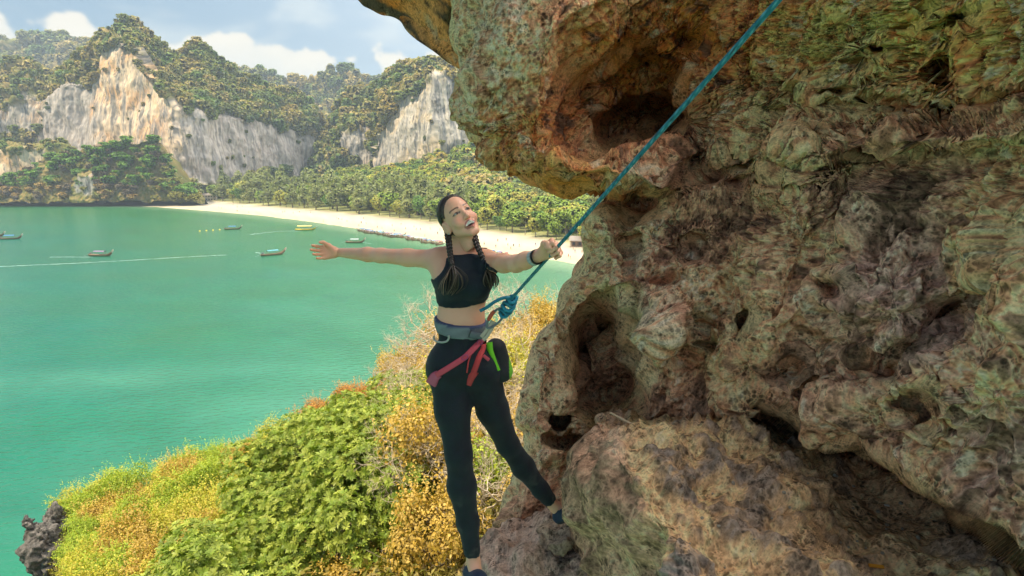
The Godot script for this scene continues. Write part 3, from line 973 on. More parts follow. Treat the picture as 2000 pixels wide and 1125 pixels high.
	scatter("%s_scrub" % called, M.clump_mesh, M.leaf, X, C, wood_label)

func scatter(called: String, mesh: Mesh, material: Material, X: Array[Transform3D], C: PackedColorArray, label: String, parent: Node = null) -> MultiMeshInstance3D:
	var mm := MultiMesh.new()
	mm.transform_format = MultiMesh.TRANSFORM_3D
	mm.use_colors = C.size() > 0
	mm.mesh = mesh
	mm.instance_count = X.size()
	for i in X.size():
		mm.set_instance_transform(i, X[i])
		if C.size(): mm.set_instance_color(i, C[i])
	var o := MultiMeshInstance3D.new()
	o.multimesh = mm
	o.material_override = material
	o.name = numbered(called) if parent == null else called
	(parent if parent else self).add_child(o, true)
	o.set_meta("kind", "stuff")
	if label: o.set_meta("label", label)
	return o

func make_far_land() -> void:
	var cream := [Vector3(0.66, 0.50, 0.34), Vector3(0.62, 0.37, 0.19), Vector3(0.34, 0.31, 0.27), 0.75]
	var grey := [Vector3(0.42, 0.37, 0.31), Vector3(0.50, 0.36, 0.24), Vector3(0.27, 0.26, 0.25), 0.95]
	massif("distant_hill", "hazy wooded hill far behind the big cliff on the left", [[-420, 160, 1700], [-150, 120, 1700], [0, 92, 1700], [60, 76, 1700], [120, 62, 1700], [165, 76, 1700], [190, 105, 1700], [250, 150, 1700], [330, 190, 1700]], [[-420, 330, 1400], [330, 330, 1400]], [[-420, 400, 300], [330, 400, 300]], grey, 1.0, 2600, 5.0, "forest on the hazy hill")
	massif("distant_ridge", "low wooded ridge on the skyline beyond the cliffs", [[330, 150, 1600], [420, 140, 1600], [480, 136, 1600], [530, 143, 1600], [580, 152, 1600], [620, 152, 1600], [650, 140, 1600], [684, 136, 1600], [715, 150, 1600], [760, 160, 1600], [850, 178, 1600], [1000, 190, 1600], [1250, 170, 1600]], [[330, 340, 1300], [1250, 340, 1300]], [[330, 400, 300], [1250, 400, 300]], grey, 2.0, 2600, 5.0, "forest on the skyline ridge")
	massif("left_cliff", "grey cliff with scrub on top at the left edge of the bay", [[-420, 120, 970], [-120, 170, 960], [-40, 150, 950], [0, 140, 940], [30, 124, 930], [60, 126, 930], [85, 132, 930], [104, 142, 930], [118, 200, 930], [132, 290, 930], [150, 360, 930]], [[-420, 370, 860], [100, 372, 855], [150, 372, 870]], [[-420, 230, 345], [-20, 215, 262], [50, 190, 250], [104, 205, 300], [150, 372, 330]], grey, 3.0, 1500, 4.2, "scrub on the left cliff")
	massif("cliff_foot", "pale bare rock band at the foot of the left cliff", [[-420, 285, 735], [-60, 280, 730], [0, 276, 725], [60, 283, 722], [110, 272, 715], [150, 300, 712], [260, 330, 705]], [[-420, 385, 700], [260, 385, 690]], [[-420, 292, 352], [60, 290, 350], [150, 310, 350], [260, 335, 350]], cream, 3.5, 500, 3.2, "bushes on the pale rock band", 0.5)
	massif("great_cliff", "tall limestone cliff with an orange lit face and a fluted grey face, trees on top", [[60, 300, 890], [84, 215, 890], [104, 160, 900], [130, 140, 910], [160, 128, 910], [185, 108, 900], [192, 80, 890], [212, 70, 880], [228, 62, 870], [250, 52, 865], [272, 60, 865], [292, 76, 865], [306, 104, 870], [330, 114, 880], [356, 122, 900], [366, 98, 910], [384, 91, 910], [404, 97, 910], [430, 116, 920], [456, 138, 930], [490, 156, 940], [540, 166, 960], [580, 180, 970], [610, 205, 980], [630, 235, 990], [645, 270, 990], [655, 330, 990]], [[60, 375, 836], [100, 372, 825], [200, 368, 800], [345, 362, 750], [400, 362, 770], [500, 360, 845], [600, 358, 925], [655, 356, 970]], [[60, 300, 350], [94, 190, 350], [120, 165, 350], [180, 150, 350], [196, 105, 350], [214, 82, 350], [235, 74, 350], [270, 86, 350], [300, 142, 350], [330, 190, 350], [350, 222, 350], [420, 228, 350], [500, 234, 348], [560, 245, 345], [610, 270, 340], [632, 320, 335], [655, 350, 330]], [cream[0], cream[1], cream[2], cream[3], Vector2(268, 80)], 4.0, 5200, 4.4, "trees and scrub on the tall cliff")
	massif("middle_hill", "rounded green hill between the two cliffs", [[600, 330, 960], [632, 262, 965], [648, 222, 970], [668, 196, 975], [690, 178, 980], [715, 172, 985], [742, 176, 990], [775, 190, 1000], [820, 230, 1000], [860, 300, 1000]], [[600, 362, 860], [860, 362, 870]], [[600, 400, 300], [680, 262, 315], [720, 250, 330], [745, 300, 320], [860, 400, 300]], grey, 5.0, 2200, 5.0, "trees on the rounded hill")
	massif("right_cliff", "pale grey cliff with olive scrub on top behind the forest", [[725, 290, 900], [742, 205, 920], [752, 168, 930], [770, 146, 935], [792, 130, 940], [825, 126, 940], [862, 124, 940], [884, 132, 940], [930, 140, 940], [1000, 160, 950], [1100, 210, 960], [1200, 280, 970], [1300, 330, 980]], [[725, 352, 830], [780, 350, 800], [850, 346, 770], [940, 340, 800], [1300, 340, 860]], [[725, 300, 345], [750, 222, 342], [785, 190, 340], [820, 166, 340], [850, 146, 340], [875, 144, 338], [905, 168, 336], [960, 200, 334], [1300, 330, 340]], [Vector3(0.46, 0.41, 0.34), Vector3(0.53, 0.42, 0.29), Vector3(0.28, 0.27, 0.255), 0.8], 6.0, 2800, 4.6, "olive scrub on the pale grey cliff")
	massif("wooded_slope", "forested slope that rises to the right below the overhang", [[640, 352, 830], [740, 340, 820], [800, 330, 800], [850, 316, 780], [890, 300, 770], [945, 282, 760], [1010, 270, 760], [1100, 268, 760], [1250, 280, 760], [1500, 300, 760]], [[640, 384, 660], [740, 402, 560], [850, 420, 480], [950, 436, 440], [1060, 452, 390], [1250, 480, 350], [1500, 500, 330]], [[640, 500, 300], [1500, 500, 300]], grey, 7.0, 2600, 6.5, "dense forest on the slope", 0.55)
	massif("headland", "low green headland with dry scrub beside the water", [[-420, 340, 690], [-60, 352, 690], [20, 350, 690], [70, 330, 690], [85, 312, 690], [120, 300, 690], [170, 292, 690], [215, 286, 690], [262, 278, 690], [300, 268, 690], [318, 285, 690], [328, 318, 690], [345, 352, 690], [372, 372, 690], [400, 386, 690]], [[-420, 397, 668], [0, 397, 664], [230, 396, 668], [400, 396, 676]], [[-420, 500, 300], [120, 500, 300], [150, 345, 372], [180, 345, 372], [200, 500, 300], [400, 500, 300]], grey, 8.0, 0, 3.0, "", 0.45)


# ---------------------------------------------------------------- plants
func leaf_cloud(sd: int, blobs: Array, count: int, size: float, narrow: float, tones: Array, shell := 0.72, upward := 0.6, core := 0.0, sprigs := 0) -> ArrayMesh:
	var rng := RandomNumberGenerator.new()
	rng.seed = sd
	var V := PackedVector3Array()
	var NN := PackedVector3Array()
	var C := PackedColorArray()
	var I := PackedInt32Array()
	var total := 0.0
	for b in blobs: total += b[1].x * b[1].y
	for k in count:
		var pick := rng.randf() * total
		var b: Array = blobs[0]
		for q in blobs:
			b = q
			pick -= q[1].x * q[1].y
			if pick <= 0.0: break
		var d := Vector3(rng.randfn(), rng.randfn() * 0.9 + 0.15, rng.randfn()).normalized()
		var r := lerpf(shell, 1.0, pow(rng.randf(), 0.6)) * rng.randf_range(0.92, 1.06)
		var c: Vector3 = b[0] + d * r * b[1]
		var n := (d + Vector3.UP * upward + Vector3(rng.randfn(), rng.randfn(), rng.randfn()) * 0.55).normalized()
		var t := n.cross(Vector3(rng.randfn(), rng.randfn(), rng.randfn())).normalized()
		var w := n.cross(t)
		var s := size * rng.randf_range(0.65, 1.3)
		var tone: Vector3 = tones[rng.randi() % tones.size()] * rng.randf_range(0.72, 1.22)
		var f := V.size()
		V.append(c - t * s * 0.5)
		V.append(c + w * s * narrow * 0.5 + n * s * 0.10)
		V.append(c + t * s * 0.5 - n * s * 0.08)
		V.append(c - w * s * narrow * 0.5 + n * s * 0.10)
		for q in 4:
			NN.append(n)
			C.append(Color(tone.x, tone.y, tone.z))
		I.append_array(PackedInt32Array([f, f + 1, f + 2, f, f + 2, f + 3]))
	for k in sprigs:   # young shoots that stand out of the crown
		var b: Array = blobs[rng.randi() % blobs.size()]
		var d := Vector3(rng.randfn() * 0.7, absf(rng.randfn()) + 0.35, rng.randfn() * 0.7).normalized()
		var p: Vector3 = b[0] + d * b[1] * 0.9
		var tone: Vector3 = tones[rng.randi() % tones.size()] * rng.randf_range(0.9, 1.3)
		var L := rng.randf_range(0.12, 0.42)
		for q in 9:
			d = (d + Vector3(rng.randfn(), rng.randfn() + 0.2, rng.randfn()) * 0.12).normalized()
			p += d * L / 9.0
			var n := (Vector3(rng.randfn(), 1.0 + absf(rng.randfn()), rng.randfn())).normalized()
			var t := n.cross(Vector3(rng.randfn(), rng.randfn(), rng.randfn())).normalized()
			var w := n.cross(t)
			var s := size * rng.randf_range(0.5, 1.0)
			var f := V.size()
			var c := p + t * s * 0.5
			V.append(c - t * s * 0.5)
			V.append(c + w * s * narrow * 0.5 + n * s * 0.1)
			V.append(c + t * s * 0.5)
			V.append(c - w * s * narrow * 0.5 + n * s * 0.1)
			for z in 4:
				NN.append(n)
				C.append(Color(tone.x, tone.y, tone.z))
			I.append_array(PackedInt32Array([f, f + 1, f + 2, f, f + 2, f + 3]))
	if core > 0.0:   # solid inner lump, darker than the leaves, that closes the crown
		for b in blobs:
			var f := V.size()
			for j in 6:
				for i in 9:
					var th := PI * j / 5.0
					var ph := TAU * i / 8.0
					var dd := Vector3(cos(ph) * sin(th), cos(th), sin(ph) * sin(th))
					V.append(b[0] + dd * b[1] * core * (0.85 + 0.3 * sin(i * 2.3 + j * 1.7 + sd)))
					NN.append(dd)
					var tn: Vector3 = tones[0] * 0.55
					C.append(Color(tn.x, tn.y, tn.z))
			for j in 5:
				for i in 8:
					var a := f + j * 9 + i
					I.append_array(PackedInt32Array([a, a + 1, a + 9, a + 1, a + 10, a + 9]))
	return array_mesh(V, NN, C, I)

class Tubes:   # collects tubes into one mesh
	var V := PackedVector3Array()
	var NN := PackedVector3Array()
	var C := PackedColorArray()
	var I := PackedInt32Array()

func add_tube(T: Tubes, path: Array, radii: Array, tone: Vector3, sides := 5) -> void:
	var n := path.size()
	var f := T.V.size()
	var up := Vector3(0.31, 0.2, 0.93)
	for k in n:
		var dir: Vector3 = (path[mini(k + 1, n - 1)] - path[maxi(k - 1, 0)]).normalized()
		var a := dir.cross(up)
		if a.length() < 0.05: a = dir.cross(Vector3.RIGHT)
		a = a.normalized()
		var b := dir.cross(a)
		for s in sides:
			var an := TAU * s / sides
			var o := a * cos(an) + b * sin(an)
			T.V.append(path[k] + o * float(radii[k]))
			T.NN.append(o)
			T.C.append(Color(tone.x, tone.y, tone.z))
	for k in n - 1:
		for s in sides:
			var p := f + k * sides + s
			var q := f + k * sides + (s + 1) % sides
			T.I.append_array(PackedInt32Array([p, p + sides, q, q, p + sides, q + sides]))

func tubes_mesh(T: Tubes) -> ArrayMesh:
	return array_mesh(T.V, T.NN, T.C, T.I)

func branching(sd: int, height: float, spread: float, depth: int, thick: float, tone: Vector3, stems := 4) -> ArrayMesh:   # bare crooked twigs
	var rng := RandomNumberGenerator.new()
	rng.seed = sd
	var T := Tubes.new()
	var todo := []
	for s in stems:
		var a := TAU * (s + rng.randf() * 0.6) / stems
		todo.append([Vector3(cos(a), 0, sin(a)) * 0.06, Vector3(cos(a) * spread, 1.0, sin(a) * spread).normalized(), height * 0.36, thick, depth])
	while todo.size():
		var b: Array = todo.pop_back()
		var p: Vector3 = b[0]
		var d: Vector3 = b[1]
		var path := [p]
		var rad := [b[3]]
		for k in 3:
			d = (d + Vector3(rng.randfn(), rng.randfn() * 0.7 + 0.08, rng.randfn()) * 0.30).normalized()
			p += d * float(b[2]) / 3.0
			path.append(p)
			rad.append(float(b[3]) * (1.0 - 0.14 * (k + 1)))
		add_tube(T, path, rad, tone * rng.randf_range(0.8, 1.15), 4 if b[4] > 2 else 3)
		if b[4] > 0:
			for c in rng.randi_range(2, 3):
				var nd := (d + Vector3(rng.randfn(), rng.randfn() * 0.6 + 0.1, rng.randfn()) * 0.75).normalized()
				todo.append([p, nd, float(b[2]) * rng.randf_range(0.6, 0.85), float(b[3]) * 0.6, b[4] - 1])
	return tubes_mesh(T)

func rosettes(sd: int, blobs: Array, count: int, length: float, tones: Array) -> ArrayMesh:   # long leaves in stars at the twig ends
	var rng := RandomNumberGenerator.new()
	rng.seed = sd
	var V := PackedVector3Array()
	var NN := PackedVector3Array()
	var C := PackedColorArray()
	var I := PackedInt32Array()
	for k in count:
		var b: Array = blobs[rng.randi() % blobs.size()]
		var d := Vector3(rng.randfn(), rng.randfn() * 0.7 + 0.45, rng.randfn()).normalized()
		var c: Vector3 = b[0] + d * b[1] * rng.randf_range(0.7, 1.03)
		var axis := (d + Vector3.UP * 0.7 + Vector3(rng.randfn(), rng.randfn(), rng.randfn()) * 0.25).normalized()
		var e := axis.cross(Vector3(rng.randfn(), rng.randfn(), rng.randfn())).normalized()
		var g := axis.cross(e)
		var m := rng.randi_range(8, 12)
		var tone: Vector3 = tones[rng.randi() % tones.size()] * rng.randf_range(0.8, 1.2)
		for i in m:
			var a := TAU * (i + rng.randf() * 0.5) / m
			var out := (e * cos(a) + g * sin(a))
			var tilt := rng.randf_range(0.15, 0.85)
			var dir := (out + axis * tilt).normalized()
			var side := dir.cross(axis).normalized()
			var n := side.cross(dir).normalized()
			if n.dot(axis) < 0: n = -n
			var L := length * rng.randf_range(0.75, 1.15)
			var W := L * 0.17
			var tn := tone * rng.randf_range(0.82, 1.15)
			var f := V.size()
			V.append(c)
			V.append(c + dir * L * 0.66 + side * W + n * L * 0.06)
			V.append(c + dir * L * 0.62 + n * L * 0.02)
			V.append(c + dir * L * 0.66 - side * W + n * L * 0.06)
			V.append(c + dir * L - n * L * 0.10)
			for q in 5:
				NN.append(n)
				C.append(Color(tn.x, tn.y, tn.z))
			I.append_array(PackedInt32Array([f, f + 2, f + 1, f, f + 3, f + 2, f + 1, f + 2, f + 4, f + 2, f + 3, f + 4]))
	return array_mesh(V, NN, C, I)

func dome(sd: int, radius: float, height: float, n: int) -> Array:   # uneven blobs that together make a mounded crown
	var rng := RandomNumberGenerator.new()
	rng.seed = sd
	var out := [[Vector3(0, height * 0.45, 0), Vector3(radius * 0.72, height * 0.45, radius * 0.72)]]
	for i in n:
		var a := TAU * (i + rng.randf() * 0.7) / n
		var r := radius * rng.randf_range(0.35, 0.78)
		var s := radius * rng.randf_range(0.26, 0.46)
		out.append([Vector3(cos(a) * r, height * rng.randf_range(0.35, 0.85), sin(a) * r), Vector3(s, s * rng.randf_range(0.65, 1.0), s)])
	return out

# the near slope falls to the left and ends in a drop to the sea
const BRINK_X := [-26.0, -19.7, -15.0, -11.0, -8.0, -6.0, -4.0, -2.0, 0.0, 3.0, 8.0]
const BRINK_Z := [24.0, 23.5, 22.0, 20.5, 19.5, 18.5, 17.5, 16.5, 15.5, 14.5, 14.0]

func slope_height(x: float, z: float) -> float:
	var y := linear_of(PackedFloat32Array([-26.0, -20.0, -6.7, -3.0, 0.0, 3.0]), PackedFloat32Array([21.0, 25.0, 31.4, 34.3, 35.6, 35.9]), x)
	y += float(N.unit.get_noise_2d(x * 0.35, z * 0.35)) * 0.5
	var brink := linear_of(PackedFloat32Array(BRINK_X), PackedFloat32Array(BRINK_Z), x)
	var over := maxf(z - brink, 0.0)
	y -= over * 1.2 + over * over * 0.5
	var left := maxf(-0.80 * z - x, 0.0)
	y -= left * 3.0
	var near := maxf(6.0 - z, 0.0)
	y -= near * 0.8
	return maxf(y, -2.0)

func make_slope() -> void:
	var P := []
	var C := []
	var nu := 150
	var nv := 120
	for j in nv:
		var z := 1.5 + 33.0 * j / float(nv - 1)
		var r := PackedVector3Array()
		var c := PackedColorArray()
		for i in nu:
			var x := -34.0 + 44.0 * i / float(nu - 1)
			r.append(Vector3(x, slope_height(x, z) + float(N.mid.get_noise_2d(x, z)) * 0.12, -z))
			var k := Vector3(0.22, 0.15, 0.06).lerp(Vector3(0.16, 0.15, 0.03), smoothstep(-0.3, 0.3, N.unit.get_noise_2d(x * 0.6, z * 0.6)))
			c.append(Color(k.x, k.y, k.z))
		P.append(r)
		C.append(c)
	struct("hillside", sheet_mesh(P, C, false), M.hill, "dry earth of the steep slope under the shrubs")

func make_tree_kinds() -> void:
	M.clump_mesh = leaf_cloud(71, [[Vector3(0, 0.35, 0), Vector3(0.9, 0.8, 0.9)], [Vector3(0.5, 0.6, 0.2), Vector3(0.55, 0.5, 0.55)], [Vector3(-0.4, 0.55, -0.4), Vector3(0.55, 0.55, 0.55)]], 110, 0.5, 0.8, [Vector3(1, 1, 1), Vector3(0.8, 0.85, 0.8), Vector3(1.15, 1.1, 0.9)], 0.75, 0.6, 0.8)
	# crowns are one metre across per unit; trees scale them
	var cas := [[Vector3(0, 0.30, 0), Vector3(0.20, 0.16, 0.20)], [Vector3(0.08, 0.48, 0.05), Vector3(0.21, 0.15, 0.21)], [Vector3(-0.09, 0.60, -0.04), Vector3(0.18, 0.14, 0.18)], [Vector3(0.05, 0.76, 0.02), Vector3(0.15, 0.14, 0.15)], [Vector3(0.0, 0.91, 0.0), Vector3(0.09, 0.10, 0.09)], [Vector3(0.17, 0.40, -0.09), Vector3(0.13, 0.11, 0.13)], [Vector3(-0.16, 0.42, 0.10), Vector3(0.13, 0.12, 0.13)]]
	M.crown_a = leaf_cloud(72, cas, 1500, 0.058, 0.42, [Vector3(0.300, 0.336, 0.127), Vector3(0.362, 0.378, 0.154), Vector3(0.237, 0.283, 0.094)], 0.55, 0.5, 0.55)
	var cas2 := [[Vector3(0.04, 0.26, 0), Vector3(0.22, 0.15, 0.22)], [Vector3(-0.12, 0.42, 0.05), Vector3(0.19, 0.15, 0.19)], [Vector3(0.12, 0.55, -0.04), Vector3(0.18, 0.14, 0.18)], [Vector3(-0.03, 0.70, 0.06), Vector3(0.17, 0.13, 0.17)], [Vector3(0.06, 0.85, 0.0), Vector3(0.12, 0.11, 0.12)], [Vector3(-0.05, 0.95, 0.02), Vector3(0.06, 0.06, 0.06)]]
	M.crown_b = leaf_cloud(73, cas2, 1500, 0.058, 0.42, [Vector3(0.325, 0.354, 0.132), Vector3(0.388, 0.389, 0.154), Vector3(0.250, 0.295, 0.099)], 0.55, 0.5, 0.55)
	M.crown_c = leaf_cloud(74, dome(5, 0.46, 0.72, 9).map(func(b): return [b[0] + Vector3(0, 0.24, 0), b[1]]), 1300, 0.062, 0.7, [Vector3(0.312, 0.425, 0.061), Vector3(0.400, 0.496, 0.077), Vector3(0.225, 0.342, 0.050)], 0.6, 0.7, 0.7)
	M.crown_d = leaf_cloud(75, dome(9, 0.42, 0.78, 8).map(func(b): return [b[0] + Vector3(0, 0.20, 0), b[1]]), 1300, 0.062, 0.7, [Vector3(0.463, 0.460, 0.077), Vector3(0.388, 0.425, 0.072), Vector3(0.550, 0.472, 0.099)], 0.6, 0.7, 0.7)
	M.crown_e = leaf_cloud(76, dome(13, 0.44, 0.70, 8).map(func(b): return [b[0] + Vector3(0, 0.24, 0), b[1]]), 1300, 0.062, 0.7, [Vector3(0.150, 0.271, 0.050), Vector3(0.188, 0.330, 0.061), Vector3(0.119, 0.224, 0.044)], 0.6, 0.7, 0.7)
	var T := Tubes.new()
	add_tube(T, [Vector3(0, -0.05, 0), Vector3(0.01, 0.2, 0.01), Vector3(-0.01, 0.45, 0), Vector3(0.02, 0.75, 0)], [0.022, 0.017, 0.012, 0.005], Vector3(0.20, 0.16, 0.12), 6)
	for k in 5:
		var a := k * 2.2
		var h := 0.22 + 0.09 * k
		add_tube(T, [Vector3(0, h, 0), Vector3(cos(a) * 0.12, h + 0.08, sin(a) * 0.12), Vector3(cos(a) * 0.22, h + 0.17, sin(a) * 0.22)], [0.009, 0.006, 0.003], Vector3(0.20, 0.16, 0.12), 4)
	M.trunk_mesh = tubes_mesh(T)
	# a palm: bent trunk, drooping fronds
	var P := Tubes.new()
	add_tube(P, [Vector3(0, -0.03, 0), Vector3(0.03, 0.3, 0), Vector3(0.05, 0.62, 0.01), Vector3(0.05, 0.86, 0.01)], [0.02, 0.014, 0.012, 0.011], Vector3(0.30, 0.25, 0.19), 6)
	M.palm_trunk = tubes_mesh(P)
	var V := PackedVector3Array()
	var NN := PackedVector3Array()
	var C := PackedColorArray()
	var I := PackedInt32Array()
	for k in 15:
		var a := TAU * k / 15.0
		var lift := 0.25 + 0.55 * ((k * 7) % 5) / 4.0
		var side := Vector3(-sin(a), 0, cos(a))
		for s in 5:
			var t := s / 5.0
			var t2 := (s + 1) / 5.0
			var f := V.size()
			for q in [t, t2]:
				var c: Vector3 = Vector3(0.05, 0.86, 0.01) + Vector3(cos(a), 0, sin(a)) * q * 0.34 + Vector3.UP * (lift * q * 0.3 - q * q * 0.26)
				var w: float = 0.045 * sin(PI * minf(q + 0.12, 1.0))
				for u in [-1.0, 1.0]:
					V.append(c + side * w * u - Vector3.UP * w * 0.5)
					NN.append(Vector3.UP)
					C.append(Color(0.16, 0.23, 0.05))
			I.append_array(PackedInt32Array([f, f + 1, f + 2, f + 1, f + 3, f + 2]))
	M.palm_crown = array_mesh(V, NN, C, I)

func make_tree(kind: int, p: Vector3, size: float, turn: float, wide: float, row: int) -> void:
	var names := ["casuarina_tree", "casuarina_tree", "broadleaf_tree", "yellow_green_tree", "dark_tree", "palm_tree"]
	var labels := ["tall feathery grey-green casuarina", "slender feathery grey-green casuarina", "round bright green tree", "yellow-green round tree", "dark green round tree", "coconut palm with drooping fronds"]
	var groups := ["casuarinas along the beach", "casuarinas along the beach", "bright green trees along the beach", "yellow-green trees along the beach", "dark trees along the beach", "palms behind the beach"]
	var o := thing(names[kind], labels[kind] + ", " + ["front row", "second row", "third row", "back row"][row] + " " + beach_place(p), "tree", p, turn, groups[kind])
	if kind == 5:
		obj("trunk", M.palm_trunk, M.bark, o)
		obj("crown", M.palm_crown, M.leaf, o)
	else:
		obj("trunk", M.trunk_mesh, M.bark, o)
		obj("crown", [M.crown_a, M.crown_b, M.crown_c, M.crown_d, M.crown_e][kind], M.leaf, o)
	o.scale = Vector3(size * wide, size, size * wide)

func make_beach_trees() -> void:
	var rng := RandomNumberGenerator.new()
	rng.seed = 404
	for row in 4:
		var x := 312.0 + row * 5.0
		while x < 1190.0:
			var p := back_at(x) + INLAND * (7.0 + row * rng.randf_range(15.0, 22.0) + rng.randf_range(-3.0, 5.0))
			p.y = 2.0 + row * 0.4
			var far := -p.z
			var kind := 0
			var size := 0.0
			if x < 900.0 and rng.randf() < (0.62 if row > 0 else 0.42):
				kind = rng.randi_range(0, 1)
				size = rng.randf_range(21.0, 29.0) * (0.82 if row == 0 else 1.0) * lerpf(1.0, 0.8, clampf((x - 400.0) / 500.0, 0.0, 1.0))
			else:
				kind = [2, 2, 3, 4, 3, 2][rng.randi() % 6]
				size = rng.randf_range(12.0, 19.0) * (0.8 if row == 0 else 1.0)
				if x > 1000.0 and rng.randf() < 0.25:
					kind = 5
					size = rng.randf_range(11.0, 15.0)
			if x < 480.0: size *= 1.05
			size *= 1.22 if x > 900.0 else 1.42
			if x > 960.0: size *= 0.80
			make_tree(kind, p, size, rng.randf() * TAU, rng.randf_range(0.95, 1.25), row)
			x += rng.randf_range(0.55, 0.95) * size * 1200.0 / far * 0.62
	# the forest behind, where single trees no longer show
	var kinds := [M.crown_a, M.crown_c, M.crown_d, M.crown_e]
	for k in 4:
		var X: Array[Transform3D] = []
		var C := PackedColorArray()
		for i in 330:
			var x := rng.randf_range(300.0, 1350.0)
			var d := rng.randf_range(70.0, 330.0)
			var p := back_at(x) + INLAND * d
			p.y = 2.0 + d * 0.02
			if x < 640.0 and -p.z > 830.0: continue
			var s := rng.randf_range(13.0, 21.0)
			if k == 0: s *= 1.25
			X.append(Transform3D(Basis(Vector3.UP, rng.randf() * TAU).scaled(Vector3(s * 1.2, s, s * 1.2)), p))
			var t := rng.randf_range(0.7, 1.25)
			C.append(Color(t * rng.randf_range(0.9, 1.2), t, t * 0.95))
		scatter("forest", kinds[k], M.leaf, X, C, ["grey-green canopy of the forest behind the beach", "bright green canopy of the forest behind the beach", "yellow-green canopy of the forest behind the beach", "dark green canopy of the forest behind the beach"][k])
	# trees on the wooded slope
	for k in 3:
		var X: Array[Transform3D] = []
		var C := PackedColorArray()
		for i in 420:
			var x := rng.randf_range(660.0, 1400.0)
			var v := rng.randf()
			var yt := linear_of(PackedFloat32Array([640, 740, 800, 850, 890, 945, 1010, 1500]), PackedFloat32Array([352, 340, 330, 316, 300, 282, 270, 290]), x)
			var yb := linear_of(PackedFloat32Array([640, 740, 850, 950, 1060, 1500]), PackedFloat32Array([384, 402, 420, 436, 452, 500]), x)
			var zt := 780.0
			var zb := linear_of(PackedFloat32Array([640, 740, 850, 950, 1060, 1500]), PackedFloat32Array([660, 560, 480, 440, 390, 330]), x)
			var p := at(x, lerpf(yb, yt, v), lerpf(zb, zt, 0.1 + 0.9 * v)) - Vector3(0, 4, 0)
			var s := rng.randf_range(12.0, 20.0)
			X.append(Transform3D(Basis(Vector3.UP, rng.randf() * TAU).scaled(Vector3(s * 1.25, s, s * 1.25)), p))
			var t := rng.randf_range(0.7, 1.3)
			C.append(Color(t * rng.randf_range(0.9, 1.3), t, t * 0.9))
		scatter("slope_forest", kinds[k + 1], M.leaf, X, C, ["bright green canopy on the wooded slope", "yellow-green canopy on the wooded slope", "dark green canopy on the wooded slope"][k])
	# bushes and trees of the headland
	var scrub := [[Vector3(0.55, 0.36, 0.12), "dry ochre bush on the low headland", "dry_bush", "dry bushes on the headland"], [Vector3(0.17, 0.32, 0.04), "green bushy tree on the low headland", "headland_tree", "green trees on the headland"], [Vector3(0.36, 0.34, 0.07), "olive bush on the low headland", "olive_bush", "olive bushes on the headland"], [Vector3(0.27, 0.21, 0.14), "leafless grey-brown bush on the low headland", "grey_bush", "grey bushes on the headland"]]
	for k in 4:
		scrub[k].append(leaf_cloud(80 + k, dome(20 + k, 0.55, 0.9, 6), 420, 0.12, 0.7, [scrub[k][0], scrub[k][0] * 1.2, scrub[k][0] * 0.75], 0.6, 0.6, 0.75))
	for i in 210:
		var x := rng.randf_range(-30.0, 385.0)
		var v := pow(rng.randf(), 0.8)
		var yt := linear_of(PackedFloat32Array([-60, 20, 70, 85, 120, 170, 215, 262, 300, 318, 328, 345, 372, 400]), PackedFloat32Array([352, 350, 330, 312, 300, 292, 286, 278, 268, 285, 318, 352, 372, 386]), x)
		var p := at(x, lerpf(393.0, yt + 3.0, v), lerpf(666.0, 688.0, v)) - Vector3(0, 0.3, 0)
		var k := 0
		var low := 393.0 - (393.0 - yt) * v
		if low > 366.0: k = [0, 0, 3, 2][rng.randi() % 4]
		else: k = [1, 1, 2, 3, 1][rng.randi() % 5]
		if x > 318.0: k = [1, 2][rng.randi() % 2]
		var s := rng.randf_range(6.0, 10.5) * (1.3 if k == 1 else 1.0)
		var o := obj(scrub[k][2], scrub[k][4], M.leaf)
		tag(o, scrub[k][1] + (", by the water" if low > 372.0 else (", halfway up" if low > 330.0 else ", near its top")) + (", left end" if x < 120.0 else (", middle" if x < 250.0 else ", right end")), "tree" if k == 1 else "bush", scrub[k][3])
		o.position = p
		o.rotation.y = rng.randf() * TAU
		o.scale = Vector3(s * 1.2, s, s * 1.2)

func pixel_of(p: Vector3) -> Vector2:
	var q := cam_basis.transposed() * (p - EYE)
	return Vector2(1000.0 - FOCAL * q.x / q.z, 562.5 + FOCAL * q.y / q.z)

func slope_place(p: Vector3, edge: float) -> String:
	var q := pixel_of(p + Vector3(0, 0.6, 0))
	if q.x > 960.0: return "between the climber and the rock"
	if q.x > 820.0: return "behind the climber's hips" if q.y < 760.0 else "beside the climber's legs"
	var row := "at the brink" if edge < 1.8 else ("in the middle of the slope" if edge < 6.0 else "low on the slope")
	if q.x < 190.0: return row + " beside the grey rock spikes"
	if q.x < 420.0: return row + ", well left of the green thicket"
	if q.x < 620.0: return row + ", along the green thicket's left half"
	return row + ", along the green thicket's right half"

func beach_place(p: Vector3) -> String:
	var x := pixel_of(p).x
	if x < 430.0: return "near the pale villa"
	if x < 620.0: return "behind the yellow boat"
	if x < 860.0: return "above the outstretched arm"
	if x < 960.0: return "behind the climber's head"
	return "between climber and rock"

func make_shrub(called: String, label: String, group: String, leaves: Mesh, stems: Mesh, p: Vector3, s: Vector3, turn: float) -> void:
	var o := thing(called, label, "shrub", p, turn, group)
	obj("foliage", leaves, M.leaf, o)
	if stems: obj("branches", stems, M.bark, o)
	o.scale = s

